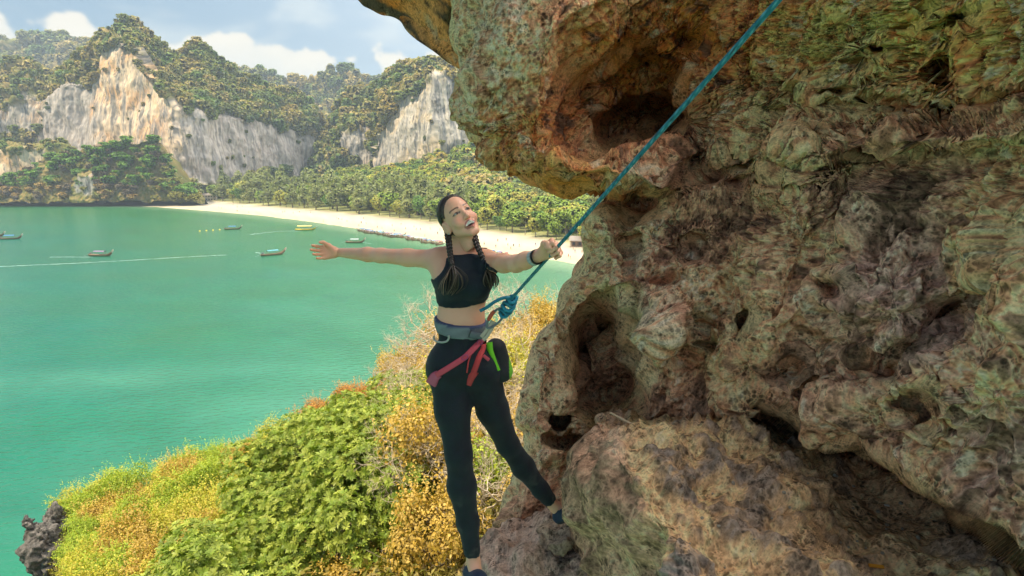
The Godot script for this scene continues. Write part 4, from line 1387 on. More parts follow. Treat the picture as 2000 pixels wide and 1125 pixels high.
func make_near_plants() -> void:
	var rng := RandomNumberGenerator.new()
	rng.seed = 909
	var yellow := [Vector3(0.46, 0.41, 0.04), Vector3(0.36, 0.37, 0.035), Vector3(0.53, 0.42, 0.06)]
	var lime := [Vector3(0.30, 0.38, 0.03), Vector3(0.38, 0.42, 0.04), Vector3(0.24, 0.33, 0.025)]
	var rust := [Vector3(0.44, 0.19, 0.035), Vector3(0.50, 0.25, 0.04), Vector3(0.36, 0.15, 0.035)]
	var gold := [Vector3(0.50, 0.32, 0.055), Vector3(0.42, 0.27, 0.045), Vector3(0.54, 0.37, 0.09)]
	var leafy := [Vector3(0.26, 0.32, 0.045), Vector3(0.34, 0.38, 0.06), Vector3(0.18, 0.25, 0.03)]
	var stems := branching(7, 0.95, 0.8, 3, 0.022, Vector3(0.30, 0.24, 0.17), 5)
	var kinds := []
	var sets := [yellow, lime, rust, gold]
	for k in 4:
		var two := []
		for q in 2:
			two.append(leaf_cloud(200 + k * 10 + q, dome(50 + k * 3 + q, 0.85, 1.0, 9), 4200, 0.056, 0.62, sets[k], 0.45, 0.5, 0.0, 90))
		kinds.append(two)
	var ros := []
	for q in 3:
		ros.append(rosettes(300 + q, dome(70 + q, 0.95, 1.0, 10), 1700, 0.060, leafy))
	var twigs := []
	for q in 3: twigs.append(branching(400 + q, 1.25, 1.1, 6, 0.026, Vector3(0.54, 0.44, 0.32), 4))
	var names := ["yellow_shrub", "lime_shrub", "rust_shrub", "golden_shrub"]
	var labels := ["yellow-leaved shrub ", "lime-green shrub ", "rust-orange shrub ", "golden-brown shrub "]
	# small-leaved shrubs all over the slope
	var spots := []
	var tries := 0
	while spots.size() < 225 and tries < 6000:
		tries += 1
		var x := rng.randf_range(-19.8, 2.6)
		var z := rng.randf_range(7.0, 24.0)
		var brink := linear_of(PackedFloat32Array(BRINK_X), PackedFloat32Array(BRINK_Z), x)
		if z > brink + 0.5 or x < -0.79 * z: continue
		if x > 0.9 and z < 12.0: continue
		var ok := true
		for s in spots:
			if Vector2(s.x - x, s.y - z).length() < 0.96:
				ok = false
				break
		if ok: spots.append(Vector2(x, z))
	for s in spots:
		var x: float = s.x
		var z: float = s.y
		var brink := linear_of(PackedFloat32Array(BRINK_X), PackedFloat32Array(BRINK_Z), x)
		var p := Vector3(x, slope_height(x, z) - 0.1, -z)
		# the green broad-leaved thicket fills the near middle
		var green := smoothstep(1.25, 0.85, Vector2((x + 3.2) / 2.1, (z - 10.6) / 2.7).length()) + smoothstep(1.1, 0.8, Vector2((x + 3.0) / 1.8, (z - 8.6) / 1.6).length())
		if rng.randf() < green:
			var k := rng.randi() % 3
			var g := rng.randf_range(0.95, 1.45)
			make_shrub("green_shrub", "green star-leaved shrub " + slope_place(p, brink - z), "green star-leaved shrubs on the slope", ros[k], stems, p, Vector3(g, g * rng.randf_range(0.95, 1.25), g), rng.randf() * TAU)
			continue
		var edge := brink - z
		var h: float = N.unit.get_noise_2d(x * 0.22 + 40.0, z * 0.22) + rng.randf_range(-0.25, 0.25)
		var k := 0
		if x < -9.0: k = (0 if rng.randf() < 0.75 else 1) if h > -0.12 else (1 if rng.randf() < 0.65 else 3)
		elif x < -1.8: k = [2, 2, 3, 3, 0][rng.randi() % 5] if edge < 3.2 else (3 if h < 0.0 else 0)
		else: k = [3, 0, 3, 3, 1, 3, 0][rng.randi() % 7]
		if x < -13.0 and z < 17.0 and rng.randf() < 0.5: k = 1
		var g := rng.randf_range(0.75, 1.15)
		make_shrub(names[k], labels[k] + slope_place(p, edge), "%ss on the slope" % names[k].replace("_", " "), kinds[k][rng.randi() % 2], stems, p, Vector3(g, g * rng.randf_range(0.85, 1.3), g), rng.randf() * TAU)
	# bare pale bushes: behind the waist and beside the legs
	var bare := [[840, 640, 15.2, 1.4], [985, 600, 15.8, 1.8], [1015, 640, 15.0, 1.5], [905, 650, 15.6, 1.6], [945, 700, 13.0, 1.2], [840, 780, 12.6, 1.3], [1000, 760, 12.0, 1.2], [850, 860, 11.0, 1.15], [960, 840, 10.6, 1.2], [1000, 880, 10.0, 1.1], [985, 930, 9.2, 1.1], [870, 940, 9.4, 1.1], [960, 1010, 8.6, 1.0], [860, 1060, 8.2, 1.0], [900, 1010, 8.6, 1.0], [960, 1090, 7.6, 0.9], [600, 900, 13.0, 0.9], [780, 700, 14.5, 1.1], [870, 620, 15.6, 1.5], [1030, 700, 13.0, 1.2], [985, 800, 11.4, 1.2], [945, 890, 10.0, 1.1], [850, 990, 8.8, 1.0], [930, 960, 9.0, 1.1], [1010, 960, 8.8, 1.0], [880, 820, 11.6, 1.1], [815, 830, 12.0, 1.1], [930, 1060, 7.9, 0.9]]
	for i in bare.size():
		var q := at(bare[i][0], bare[i][1], bare[i][2])
		q.y = slope_height(q.x, bare[i][2]) - 0.05
		var o := obj("bare_bush", twigs[i % 3], M.bark)
		tag(o, "leafless pale twiggy bush " + slope_place(q, 5.0), "bush", "bare bushes behind the climber")
		o.position = q
		o.rotation.y = i * 1.7
		var s: float = bare[i][3]
		o.scale = Vector3(s, s * 1.05, s)
	# low dry growth between them
	var X: Array[Transform3D] = []
	var C := PackedColorArray()
	var low := leaf_cloud(500, [[Vector3(0, 0.1, 0), Vector3(0.5, 0.25, 0.5)]], 90, 0.13, 0.35, [Vector3(1, 1, 1), Vector3(0.7, 0.7, 0.7)], 0.2, 0.2)
	for i in 2600:
		var x := rng.randf_range(-20.0, 3.0)
		var z := rng.randf_range(5.5, 24.0)
		if z > linear_of(PackedFloat32Array(BRINK_X), PackedFloat32Array(BRINK_Z), x) + 0.3: continue
		var s := rng.randf_range(0.5, 1.1)
		X.append(Transform3D(Basis(Vector3.UP, rng.randf() * TAU).scaled(Vector3(s, s, s)), Vector3(x, slope_height(x, z), -z)))
		var t := Vector3(0.34, 0.24, 0.07).lerp(Vector3(0.30, 0.30, 0.05), rng.randf())
		C.append(Color(t.x, t.y, t.z))
	scatter("undergrowth", low, M.leaf, X, C, "dry leafy undergrowth between the shrubs")

func make_pinnacle() -> void:
	# jagged grey rock at the lower left, above the water
	var specs := [[92, 1085, 19.0, Vector3(0.62, 1.15, 0.6), "jagged grey rock at the brink of the slope above the water"], [70, 1060, 19.4, Vector3(0.3, 1.05, 0.35), "thin pointed grey rock spike at the outer edge of the brink"], [112, 1035, 19.6, Vector3(0.45, 0.85, 0.45), "upright grey rock blade beside the yellow shrubs at the brink"]]
	for i in specs.size():
		var o := obj("pinnacle_rock", lump_mesh(specs[i][3], 20.0 + i, 0.85, Vector3(0.115, 0.108, 0.102), Vector3(0.20, 0.18, 0.165), 72, 60, 1.6), M.rock)
		tag(o, specs[i][4], "rock")
		o.position = at(specs[i][0], specs[i][1], specs[i][2])
		o.rotation_degrees = Vector3(0, i * 60.0, [6.0, 9.0, -8.0][i])

func make_near_stones() -> void:
	var specs := [["foothold_rock", "smooth pinkish rock below the climber's feet", 1060, 1118, 2.9, Vector3(0.36, 0.22, 0.4), Vector3(0.70, 0.47, 0.35), Vector3(0.55, 0.35, 0.25), 0.45], ["foothold_stone", "rounded brown stone under the climber's right-hand shoe", 1100, 1050, 2.88, Vector3(0.12, 0.085, 0.14), Vector3(0.62, 0.42, 0.28), Vector3(0.40, 0.28, 0.19), 0.3]]
	for i in specs.size():
		var s: Array = specs[i]
		var o := obj(s[0], lump_mesh(s[5], 31.0 + i, s[8], s[6], s[7], 110, 80, 1.3), M.rock)
		tag(o, s[1], "rock")
		o.position = at(s[2], s[3], s[4])


# ---------------------------------------------------------------- the climber
class Field:   # distances on a grid; bones join smoothly; meshed by surface nets
	var o: Vector3
	var h: float
	var nx: int
	var ny: int
	var nz: int
	var d := PackedFloat32Array()

	func _init(lo: Vector3, hi: Vector3, cell: float) -> void:
		o = lo
		h = cell
		nx = int(ceil((hi.x - lo.x) / cell)) + 1
		ny = int(ceil((hi.y - lo.y) / cell)) + 1
		nz = int(ceil((hi.z - lo.z) / cell)) + 1
		d.resize(nx * ny * nz)
		d.fill(1.0)

	func box(lo: Vector3, hi: Vector3) -> Array:
		var a := ((lo - o) / h).floor()
		var b := ((hi - o) / h).ceil()
		return [maxi(int(a.x), 0), mini(int(b.x), nx - 1), maxi(int(a.y), 0), mini(int(b.y), ny - 1), maxi(int(a.z), 0), mini(int(b.z), nz - 1)]

	func bone(a: Vector3, b: Vector3, ra: float, rb: float, k := 0.03) -> void:
		var m := maxf(ra, rb) + k + h * 3.0
		var e := box(a.min(b) - Vector3(m, m, m), a.max(b) + Vector3(m, m, m))
		var ab := b - a
		var l2 := maxf(ab.length_squared(), 1e-9)
		for z in range(e[4], e[5] + 1):
			for y in range(e[2], e[3] + 1):
				var at := (z * ny + y) * nx
				for x in range(e[0], e[1] + 1):
					var p := o + Vector3(x, y, z) * h
					var t := clampf((p - a).dot(ab) / l2, 0.0, 1.0)
					var v := p.distance_to(a + ab * t) - lerpf(ra, rb, t)
					var w := d[at + x]
					var q := maxf(k - absf(v - w), 0.0)
					d[at + x] = minf(v, w) - q * q / (4.0 * k)

	func ball(c: Vector3, r: Vector3, k := 0.02, cut := false, turn := Basis()) -> void:
		var big := maxf(r.x, maxf(r.y, r.z))
		var small := minf(r.x, minf(r.y, r.z))
		var m := big + k + h * 3.0
		var e := box(c - Vector3(m, m, m), c + Vector3(m, m, m))
		var inv := turn.transposed()
		for z in range(e[4], e[5] + 1):
			for y in range(e[2], e[3] + 1):
				var at := (z * ny + y) * nx
				for x in range(e[0], e[1] + 1):
					var p := inv * (o + Vector3(x, y, z) * h - c)
					var l := (p / r).length()
					var g := (p / (r * r)).length()
					var v := l * (l - 1.0) / maxf(g, 1e-5) if l > 1e-4 else -small
					var w := d[at + x]
					if cut:
						var q := maxf(k - absf(-v - w), 0.0)
						d[at + x] = maxf(-v, w) + q * q / (4.0 * k)
					else:
						var q := maxf(k - absf(v - w), 0.0)
						d[at + x] = minf(v, w) - q * q / (4.0 * k)

	func value(p: Vector3) -> float:
		var g := (p - o) / h
		var x := int(g.x)
		var y := int(g.y)
		var z := int(g.z)
		if x < 0 or y < 0 or z < 0 or x >= nx - 1 or y >= ny - 1 or z >= nz - 1: return 1.0
		var f := g - Vector3(x, y, z)
		var i := (z * ny + y) * nx + x
		var a := lerpf(lerpf(d[i], d[i + 1], f.x), lerpf(d[i + nx], d[i + nx + 1], f.x), f.y)
		i += nx * ny
		var b := lerpf(lerpf(d[i], d[i + 1], f.x), lerpf(d[i + nx], d[i + nx + 1], f.x), f.y)
		return lerpf(a, b, f.z)

	func shell(inflate: float, outside: Callable) -> Field:   # the same body grown by inflate, cut where outside(p) > 0
		var n := Field.new(o, o + Vector3.ONE * h, h)
		n.nx = nx
		n.ny = ny
		n.nz = nz
		n.d = d.duplicate()
		for z in nz:
			for y in ny:
				var at := (z * ny + y) * nx
				for x in nx:
					var v := d[at + x] - inflate
					if v < 0.04 and v > -0.2: v = maxf(v, outside.call(o + Vector3(x, y, z) * h))
					n.d[at + x] = v
		return n

	func mesh(into: Array, colour: Callable, place := Transform3D(), relief: Variant = null) -> void:   # into = [V, NN, C, I]
		var V: PackedVector3Array = into[0]
		var NN: PackedVector3Array = into[1]
		var C: PackedColorArray = into[2]
		var I: PackedInt32Array = into[3]
		var first := V.size()
		var cells := {}
		var nxy := nx * ny
		var off := [0, 1, nx, nx + 1, nxy, nxy + 1, nxy + nx, nxy + nx + 1]
		var cor := [Vector3(0, 0, 0), Vector3(1, 0, 0), Vector3(0, 1, 0), Vector3(1, 1, 0), Vector3(0, 0, 1), Vector3(1, 0, 1), Vector3(0, 1, 1), Vector3(1, 1, 1)]
		var edges := [[0, 1], [2, 3], [4, 5], [6, 7], [0, 2], [1, 3], [4, 6], [5, 7], [0, 4], [1, 5], [2, 6], [3, 7]]
		var far := h * 2.0
		for z in nz - 1:
			for y in ny - 1:
				var row := (z * ny + y) * nx
				for x in nx - 1:
					var i := row + x
					var v0 := d[i]
					if v0 > far or v0 < -far: continue
					var s := v0 < 0.0
					var all := true
					for k in range(1, 8):
						if (d[i + off[k]] < 0.0) != s:
							all = false
							break
					if all: continue
					var sum := Vector3.ZERO
					var n := 0
					for e in edges:
						var a := d[i + off[e[0]]]
						var b := d[i + off[e[1]]]
						if (a < 0.0) != (b < 0.0):
							sum += cor[e[0]].lerp(cor[e[1]], a / (a - b))
							n += 1
					var p := o + (Vector3(x, y, z) + sum / n) * h
					cells[i] = V.size()
					V.append(p)
		var E := h * 0.7
		for i in range(first, V.size()):
			var p := V[i]
			var n := Vector3(value(p + Vector3(E, 0, 0)) - value(p - Vector3(E, 0, 0)), value(p + Vector3(0, E, 0)) - value(p - Vector3(0, E, 0)), value(p + Vector3(0, 0, E)) - value(p - Vector3(0, 0, E))).normalized()
			C.append(colour.call(p, n))
			if relief != null: p += n * float(relief.call(p))
			V[i] = place * p
			NN.append((place.basis * n).normalized())
		for i in cells:
			var s := d[i] < 0.0
			for ax in 3:
				var step: int = [1, nx, nxy][ax]
				var u: int = [nx, nxy, 1][ax]
				var w: int = [nxy, 1, nx][ax]
				if (d[i + step] < 0.0) == s: continue
				if not (cells.has(i - u) and cells.has(i - w) and cells.has(i - u - w)): continue
				var a: int = cells[i]
				var b: int = cells[i - u]
				var c: int = cells[i - u - w]
				var e: int = cells[i - w]
				if s: I.append_array(PackedInt32Array([a, e, c, a, c, b]))
				else: I.append_array(PackedInt32Array([a, b, c, a, c, e]))
		into[0] = V
		into[1] = NN
		into[2] = C
		into[3] = I

func net_mesh(f: Field, colour: Callable, place := Transform3D(), relief: Variant = null) -> ArrayMesh:
	var into := [PackedVector3Array(), PackedVector3Array(), PackedColorArray(), PackedInt32Array()]
	f.mesh(into, colour, place, relief)
	return array_mesh(into[0], into[1], into[2], into[3])

func ray_hit(f: Field, x: float, y: float, z0: float, z1: float, skin := 0.0) -> Vector3:   # where the body's surface lies behind a point of the photograph
	var n := 90
	for i in n:
		var p := at(x, y, lerpf(z0, z1, i / float(n)))
		if f.value(p) < skin: return p
	return at(x, y, z1)

func hand_bones(f: Field, w: Vector3, fwd: Vector3, palm: Vector3, thumb: Vector3, curl: Array, spread: float, size: float, thumb_close: float) -> void:
	fwd = fwd.normalized()
	palm = (palm - fwd * palm.dot(fwd)).normalized()
	thumb = (thumb - fwd * thumb.dot(fwd) - palm * thumb.dot(palm)).normalized()
	var len := [0.078, 0.085, 0.079, 0.063]
	var rad := [0.0083, 0.0086, 0.0082, 0.0073]
	f.bone(w - fwd * 0.02 * size, w + fwd * 0.02 * size, 0.021 * size, 0.022 * size, 0.012)
	for i in 4:
		var a := (1.5 - i) * spread
		var dir := (fwd * cos(a) + thumb * sin(a)).normalized()
		var knuckle: Vector3 = w + (fwd * (0.082 - 0.004 * absf(i - 1.0)) + thumb * (0.0285 - 0.019 * i)) * size
		f.bone(w + (fwd * 0.022 + thumb * (0.014 - 0.010 * i)) * size, knuckle, 0.0135 * size, 0.0105 * size, 0.010)
		var p := knuckle
		var total := 0.0
		var seg := [0.46, 0.30, 0.24]
		for s in 3:
			total += deg_to_rad(curl[s]) * (1.0 + 0.06 * (i - 1.5))
			var dd := dir * cos(total) + palm * sin(total)
			var q: Vector3 = p + dd * float(len[i]) * float(seg[s]) * size
			var r0: float = rad[i] * size * (1.0 - 0.10 * s)
			f.bone(p, q, r0, r0 * 0.9, 0.005)
			p = q
	f.bone(w + (fwd * 0.02 + thumb * 0.010 + palm * 0.006) * size, w + (fwd * 0.050 + thumb * 0.036 + palm * 0.012) * size, 0.015 * size, 0.0125 * size, 0.012)
	var t0 := w + (fwd * 0.050 + thumb * 0.036 + palm * 0.012) * size
	var t1 := t0 + (fwd * 0.026 + thumb * lerpf(0.022, 0.002, thumb_close) + palm * lerpf(0.004, 0.022, thumb_close)) * size
	var t2 := t1 + (fwd * lerpf(0.022, 0.006, thumb_close) + thumb * lerpf(0.008, -0.016, thumb_close) + palm * lerpf(0.006, 0.014, thumb_close)) * size
	f.bone(t0, t1, 0.0108 * size, 0.0095 * size, 0.006)
	f.bone(t1, t2, 0.0095 * size, 0.0078 * size, 0.005)

const SKIN := Vector3(0.74, 0.38, 0.245)
var body_field: Field

func make_climber() -> void:
	var o := thing("person", "smiling woman in black crop top and leggings leaning from a climbing rope, arms spread", "person", at(905, 1110, 2.5))
	var inv := Transform3D(Basis(), -o.position)
	# ---- body
	var f := Field.new(Vector3(-0.92, 37.85, -3.10), Vector3(0.36, 39.98, -1.98), 0.0115)
	body_field = f
	f.bone(at(875, 708, 2.50), at(937, 712, 2.53), 0.077, 0.076, 0.05)
	f.bone(at(870, 714, 2.57), at(938, 716, 2.58), 0.072, 0.072, 0.05)
	f.bone(at(900, 690, 2.515), at(900, 634, 2.50), 0.098, 0.066, 0.05)
	f.bone(at(886, 632, 2.50), at(914, 634, 2.51), 0.064, 0.064, 0.04)
	f.bone(at(888, 610, 2.50), at(883, 548, 2.50), 0.062, 0.069, 0.05)
	f.bone(at(914, 612, 2.515), at(926, 548, 2.515), 0.062, 0.069, 0.05)
	f.bone(at(872, 524, 2.505), at(938, 526, 2.515), 0.062, 0.062, 0.05)
	f.ball(at(884, 556, 2.437), Vector3(0.052, 0.052, 0.045), 0.035)
	f.ball(at(931, 558, 2.447), Vector3(0.052, 0.052, 0.045), 0.035)
	f.bone(at(862, 507, 2.52), at(948, 511, 2.50), 0.040, 0.040, 0.04)
	f.bone(at(904, 500, 2.54), at(866, 504, 2.53), 0.042, 0.036, 0.03)
	f.bone(at(904, 500, 2.54), at(946, 508, 2.51), 0.042, 0.036, 0.03)
	f.bone(at(906, 508, 2.53), at(895, 462, 2.535), 0.044, 0.042, 0.03)
	f.bone(at(895, 462, 2.535), at(886, 436, 2.545), 0.042, 0.044, 0.03)
	# arms
	f.bone(at(852, 507, 2.53), at(796, 503, 2.60), 0.042, 0.036, 0.04)
	f.bone(at(796, 503, 2.60), at(744, 499, 2.68), 0.037, 0.031, 0.02)
	f.bone(at(744, 499, 2.68), at(718, 497, 2.72), 0.031, 0.031, 0.02)
	f.bone(at(718, 497, 2.72), at(660, 493, 2.83), 0.031, 0.0205, 0.02)
	f.bone(at(955, 512, 2.48), at(984, 514, 2.34), 0.042, 0.036, 0.04)
	f.bone(at(984, 514, 2.34), at(1008, 515, 2.23), 0.036, 0.031, 0.02)
	f.bone(at(1008, 515, 2.23), at(1026, 509, 2.17), 0.031, 0.030, 0.02)
	# where the right-hand fist closes on the rope
	var k_at: Vector3 = at(1000, 582, 2.36)
	var grip: Vector3 = at(1085, 487, 2.035)
	var rope_dir := (grip - k_at).normalized()
	var w2: Vector3 = at(1057, 497, 2.095)
	var palm := (grip - w2).cross(rope_dir).normalized()
	if palm.z < 0: palm = -palm
	var fwd := (grip - palm * 0.022 - w2).normalized()
	f.bone(at(1026, 509, 2.17), w2, 0.030, 0.0205, 0.02)
	# legs
	f.bone(at(876, 728, 2.52), at(884, 800, 2.51), 0.078, 0.068, 0.05)
	f.bone(at(884, 800, 2.51), at(896, 888, 2.50), 0.070, 0.051, 0.03)
	f.bone(at(896, 888, 2.50), at(902, 950, 2.525), 0.050, 0.056, 0.03)
	f.bone(at(902, 950, 2.525), at(914, 1020, 2.53), 0.056, 0.042, 0.03)
	f.bone(at(914, 1020, 2.53), at(925, 1098, 2.52), 0.042, 0.029, 0.03)
	f.bone(at(942, 730, 2.55), at(962, 800, 2.62), 0.076, 0.063, 0.05)
	f.bone(at(962, 800, 2.62), at(992, 868, 2.70), 0.066, 0.046, 0.03)
	f.bone(at(992, 868, 2.70), at(1022, 912, 2.78), 0.046, 0.048, 0.03)
	f.bone(at(1022, 912, 2.78), at(1056, 956, 2.83), 0.047, 0.036, 0.03)
	f.bone(at(1056, 956, 2.83), at(1086, 992, 2.86), 0.035, 0.030, 0.03)
	f.bone(at(925, 1098, 2.52), at(930, 1124, 2.48), 0.030, 0.032, 0.02)
	f.bone(at(1086, 992, 2.86), at(1100, 994, 2.85), 0.029, 0.026, 0.02)
	var into := [PackedVector3Array(), PackedVector3Array(), PackedColorArray(), PackedInt32Array()]
	var skin := func(p: Vector3, _n: Vector3) -> Color:
		var c := SKIN * (1.0 + 0.07 * float(N.fine.get_noise_3dv(p)) + 0.05 * float(N.mid.get_noise_3dv(p * 2.0)))
		c = c.lerp(SKIN * Vector3(1.0, 0.80, 0.74), smoothstep(0.0, 0.5, float(N.mid.get_noise_3dv(p * 3.0 + Vector3(4, 0, 0)))) * 0.5)
		return Color(c.x, c.y, c.z)
	f.mesh(into, skin, inv)
	# ---- hands
	var w1: Vector3 = at(662, 493, 2.825)
	var g := Field.new(w1 - Vector3(0.24, 0.12, 0.14), w1 + Vector3(0.06, 0.12, 0.16), 0.0036)
	hand_bones(g, w1, Vector3(-0.93, 0.02, 0.20), Vector3(0.35, 0.20, 0.90), Vector3(0.1, 1.0, -0.1), [24.0, 34.0, 22.0], 0.07, 0.88, 0.35)
	var palm_skin := func(p: Vector3, n: Vector3) -> Color:
		var c := SKIN * (1.0 + 0.05 * float(N.fine.get_noise_3dv(p)))
		if n.z > 0.2: c = c * Vector3(1.08, 0.95, 0.92)
		return Color(c.x, c.y, c.z)
	g.mesh(into, palm_skin, inv)
	var g2 := Field.new(w2 - Vector3(0.12, 0.13, 0.12), w2 + Vector3(0.18, 0.15, 0.16), 0.0036)
	g2.bone(w2.lerp(at(1026, 509, 2.17), 0.3), w2, 0.0215, 0.0215, 0.01)
	hand_bones(g2, w2, fwd, palm, rope_dir, [66.0, 92.0, 62.0], 0.02, 0.92, 0.95)
	g2.mesh(into, skin, inv)
	# ---- head, in its own axes: x to her left, y up, z forward, between the eyes
	var S := Vector3(0.78, 0.34, -0.52).normalized()
	var F := Vector3(0.33, 0.50, 0.80)
	F = (F - S * F.dot(S)).normalized()
	var U := F.cross(S).normalized()
	var place := Transform3D(Basis(S, U, F), Vector3.ZERO)
	place.basis = place.basis.scaled_local(Vector3.ONE * 0.85)
	place.origin = at(903, 411, 2.445)
	var hd := Field.new(Vector3(-0.11, -0.16, -0.22), Vector3(0.11, 0.14, 0.06), 0.0034)
	hd.ball(Vector3(0, 0.030, -0.088), Vector3(0.070, 0.082, 0.090), 0.02)
	hd.ball(Vector3(0, -0.022, -0.056), Vector3(0.062, 0.084, 0.056), 0.025)
	hd.bone(Vector3(-0.046, -0.064, -0.070), Vector3(-0.012, -0.108, -0.020), 0.020, 0.016, 0.02)
	hd.bone(Vector3(0.046, -0.064, -0.070), Vector3(0.012, -0.108, -0.020), 0.020, 0.016, 0.02)
	hd.bone(Vector3(-0.012, -0.108, -0.018), Vector3(0.012, -0.108, -0.018), 0.016, 0.016, 0.01)
	hd.ball(Vector3(-0.038, -0.040, -0.026), Vector3(0.026, 0.024, 0.022), 0.015)
	hd.ball(Vector3(0.038, -0.040, -0.026), Vector3(0.026, 0.024, 0.022), 0.015)
	hd.bone(Vector3(-0.040, 0.018, -0.016), Vector3(-0.012, 0.018, -0.006), 0.007, 0.008, 0.012)
	hd.bone(Vector3(0.040, 0.018, -0.016), Vector3(0.012, 0.018, -0.006), 0.007, 0.008, 0.012)
	hd.ball(Vector3(-0.031, -0.001, 0.004), Vector3(0.017, 0.010, 0.014), 0.008, true)
	hd.ball(Vector3(0.031, -0.001, 0.004), Vector3(0.017, 0.010, 0.014), 0.008, true)
	hd.ball(Vector3(-0.031, -0.001, -0.014), Vector3(0.0145, 0.0115, 0.0135), 0.003)
	hd.ball(Vector3(0.031, -0.001, -0.014), Vector3(0.0145, 0.0115, 0.0135), 0.003)
	hd.bone(Vector3(0, 0.004, -0.002), Vector3(0, -0.036, 0.014), 0.0065, 0.0095, 0.012)
	hd.bone(Vector3(-0.010, -0.040, 0.006), Vector3(0.010, -0.040, 0.006), 0.0078, 0.0078, 0.008)
	hd.ball(Vector3(-0.0065, -0.0475, 0.010), Vector3(0.0035, 0.003, 0.004), 0.003, true)
	hd.ball(Vector3(0.0065, -0.0475, 0.010), Vector3(0.0035, 0.003, 0.004), 0.003, true)
	hd.bone(Vector3(-0.024, -0.064, -0.010), Vector3(0.0, -0.062, 0.004), 0.0060, 0.0072, 0.008)
	hd.bone(Vector3(0.024, -0.064, -0.010), Vector3(0.0, -0.062, 0.004), 0.0060, 0.0072, 0.008)
	hd.bone(Vector3(-0.022, -0.070, -0.010), Vector3(0.0, -0.088, 0.000), 0.0060, 0.0080, 0.008)
	hd.bone(Vector3(0.022, -0.070, -0.010), Vector3(0.0, -0.088, 0.000), 0.0060, 0.0080, 0.008)
	hd.ball(Vector3(0, -0.0735, 0.006), Vector3(0.020, 0.0080, 0.020), 0.004, true)
	hd.ball(Vector3(0, -0.0690, -0.010), Vector3(0.020, 0.0055, 0.012), 0.002)
	for s in [-1.0, 1.0]:
		hd.ball(Vector3(0.076 * s, -0.020, -0.092), Vector3(0.010, 0.034, 0.021), 0.008, false, Basis(Vector3.UP, -0.5 * s))
		hd.ball(Vector3(0.086 * s, -0.016, -0.084), Vector3(0.006, 0.022, 0.011), 0.004, true, Basis(Vector3.UP, -0.5 * s))
	hd.bone(Vector3(0, -0.04, -0.10), Vector3(0, -0.13, -0.125), 0.046, 0.046, 0.03)
	var face := func(p: Vector3, n: Vector3) -> Color:
		var c := SKIN * (1.0 + 0.05 * float(N.fine.get_noise_3dv(p * 3.0)))
		var ax := absf(p.x)
		if p.z > -0.07:
			c = c.lerp(SKIN * Vector3(1.10, 0.84, 0.80), exp(-(pow((ax - 0.040) / 0.016, 2.0) + pow((p.y + 0.040) / 0.016, 2.0))) * 0.7)
			# brows
			var by := 0.0195 + 0.006 * sin(clampf((ax - 0.010) / 0.044, 0.0, 1.0) * 2.4) - (ax - 0.012) * 0.06
			if ax > 0.011 and ax < 0.053: c = c.lerp(Vector3(0.05, 0.032, 0.024), 0.85 * smoothstep(0.0048, 0.0026, absf(p.y - by)))
			# eyes
			var ex := (ax - 0.031) / 0.0150
			var ey := (p.y + 0.001 + ex * ex * 0.001) / 0.0055
			var er := ex * ex + ey * ey
			if er < 1.0: c = Vector3(0.36, 0.31, 0.28)
			if er < 1.0 and Vector2(p.x - signf(p.x) * 0.031 - 0.002, p.y - 0.001).length() < 0.0080: c = Vector3(0.03, 0.016, 0.010)
			if er >= 0.82 and er < 1.55 and p.y > -0.003: c = Vector3(0.045, 0.028, 0.022)
			elif er >= 0.9 and er < 1.35: c = c.lerp(Vector3(0.16, 0.08, 0.055), 0.6)
			# mouth
			if ax < 0.030 and p.y < -0.052 and p.y > -0.101:
				var my := (p.y + 0.0735) / 0.0215
				var mx := p.x / 0.0300
				var mr := mx * mx + my * my
				var inner := pow(p.x / 0.0235, 2.0) + pow((p.y + 0.0730) / 0.0115, 2.0)
				if inner < 1.0: c = Vector3(0.72, 0.68, 0.60) if p.y > -0.0735 and p.z > -0.030 else Vector3(0.16, 0.035, 0.03)
				elif mr < 1.0: c = c.lerp(Vector3(0.46, 0.145, 0.125), 0.85)
		return Color(c.x, c.y, c.z)
	hd.mesh(into, face, inv * place)
	obj("body", array_mesh(into[0], into[1], into[2], into[3]), M.skin, o)
	# ---- leggings
	var waist: Vector3 = at(898, 655, 2.42)
	var waist_n := (Vector3(0.10, 1.0, 0.12)).normalized()
	var cut_a: Vector3 = at(922, 1084, 2.52)
	var dir_a: Vector3 = (at(925, 1098, 2.52) - at(914, 1020, 2.53)).normalized()
	var cut_b: Vector3 = at(1075, 979, 2.85)
	var dir_b: Vector3 = (at(1086, 992, 2.86) - at(1056, 956, 2.83)).normalized()
	var legs := f.shell(0.0055, func(p: Vector3) -> float:
		var v := (p - waist).dot(waist_n)
		if p.distance_to(cut_a) < 0.13: v = maxf(v, (p - cut_a).dot(dir_a))
		if p.y < cut_a.y - 0.02 and p.x < 0.02: v = 0.1
		if p.distance_to(cut_b) < 0.12: v = maxf(v, (p - cut_b).dot(dir_b))
		return v)
	var knee: Vector3 = at(896, 890, 2.45)
	var ankle: Vector3 = at(921, 1072, 2.5)
	var black := func(p: Vector3, _n: Vector3) -> Color:
		var c := Vector3(0.014, 0.016, 0.022) * (1.0 + 0.3 * float(N.fine.get_noise_3dv(p)))
		var dust := smoothstep(0.30, 0.55, float(N.stain2.get_noise_3dv(p * 2.2)) + 0.25 * float(N.fine.get_noise_3dv(p * 2.0))) * smoothstep(38.75, 38.3, p.y)
		c = c.lerp(Vector3(0.16, 0.14, 0.12), dust * 0.35)
		return Color(c.x, c.y, c.z)
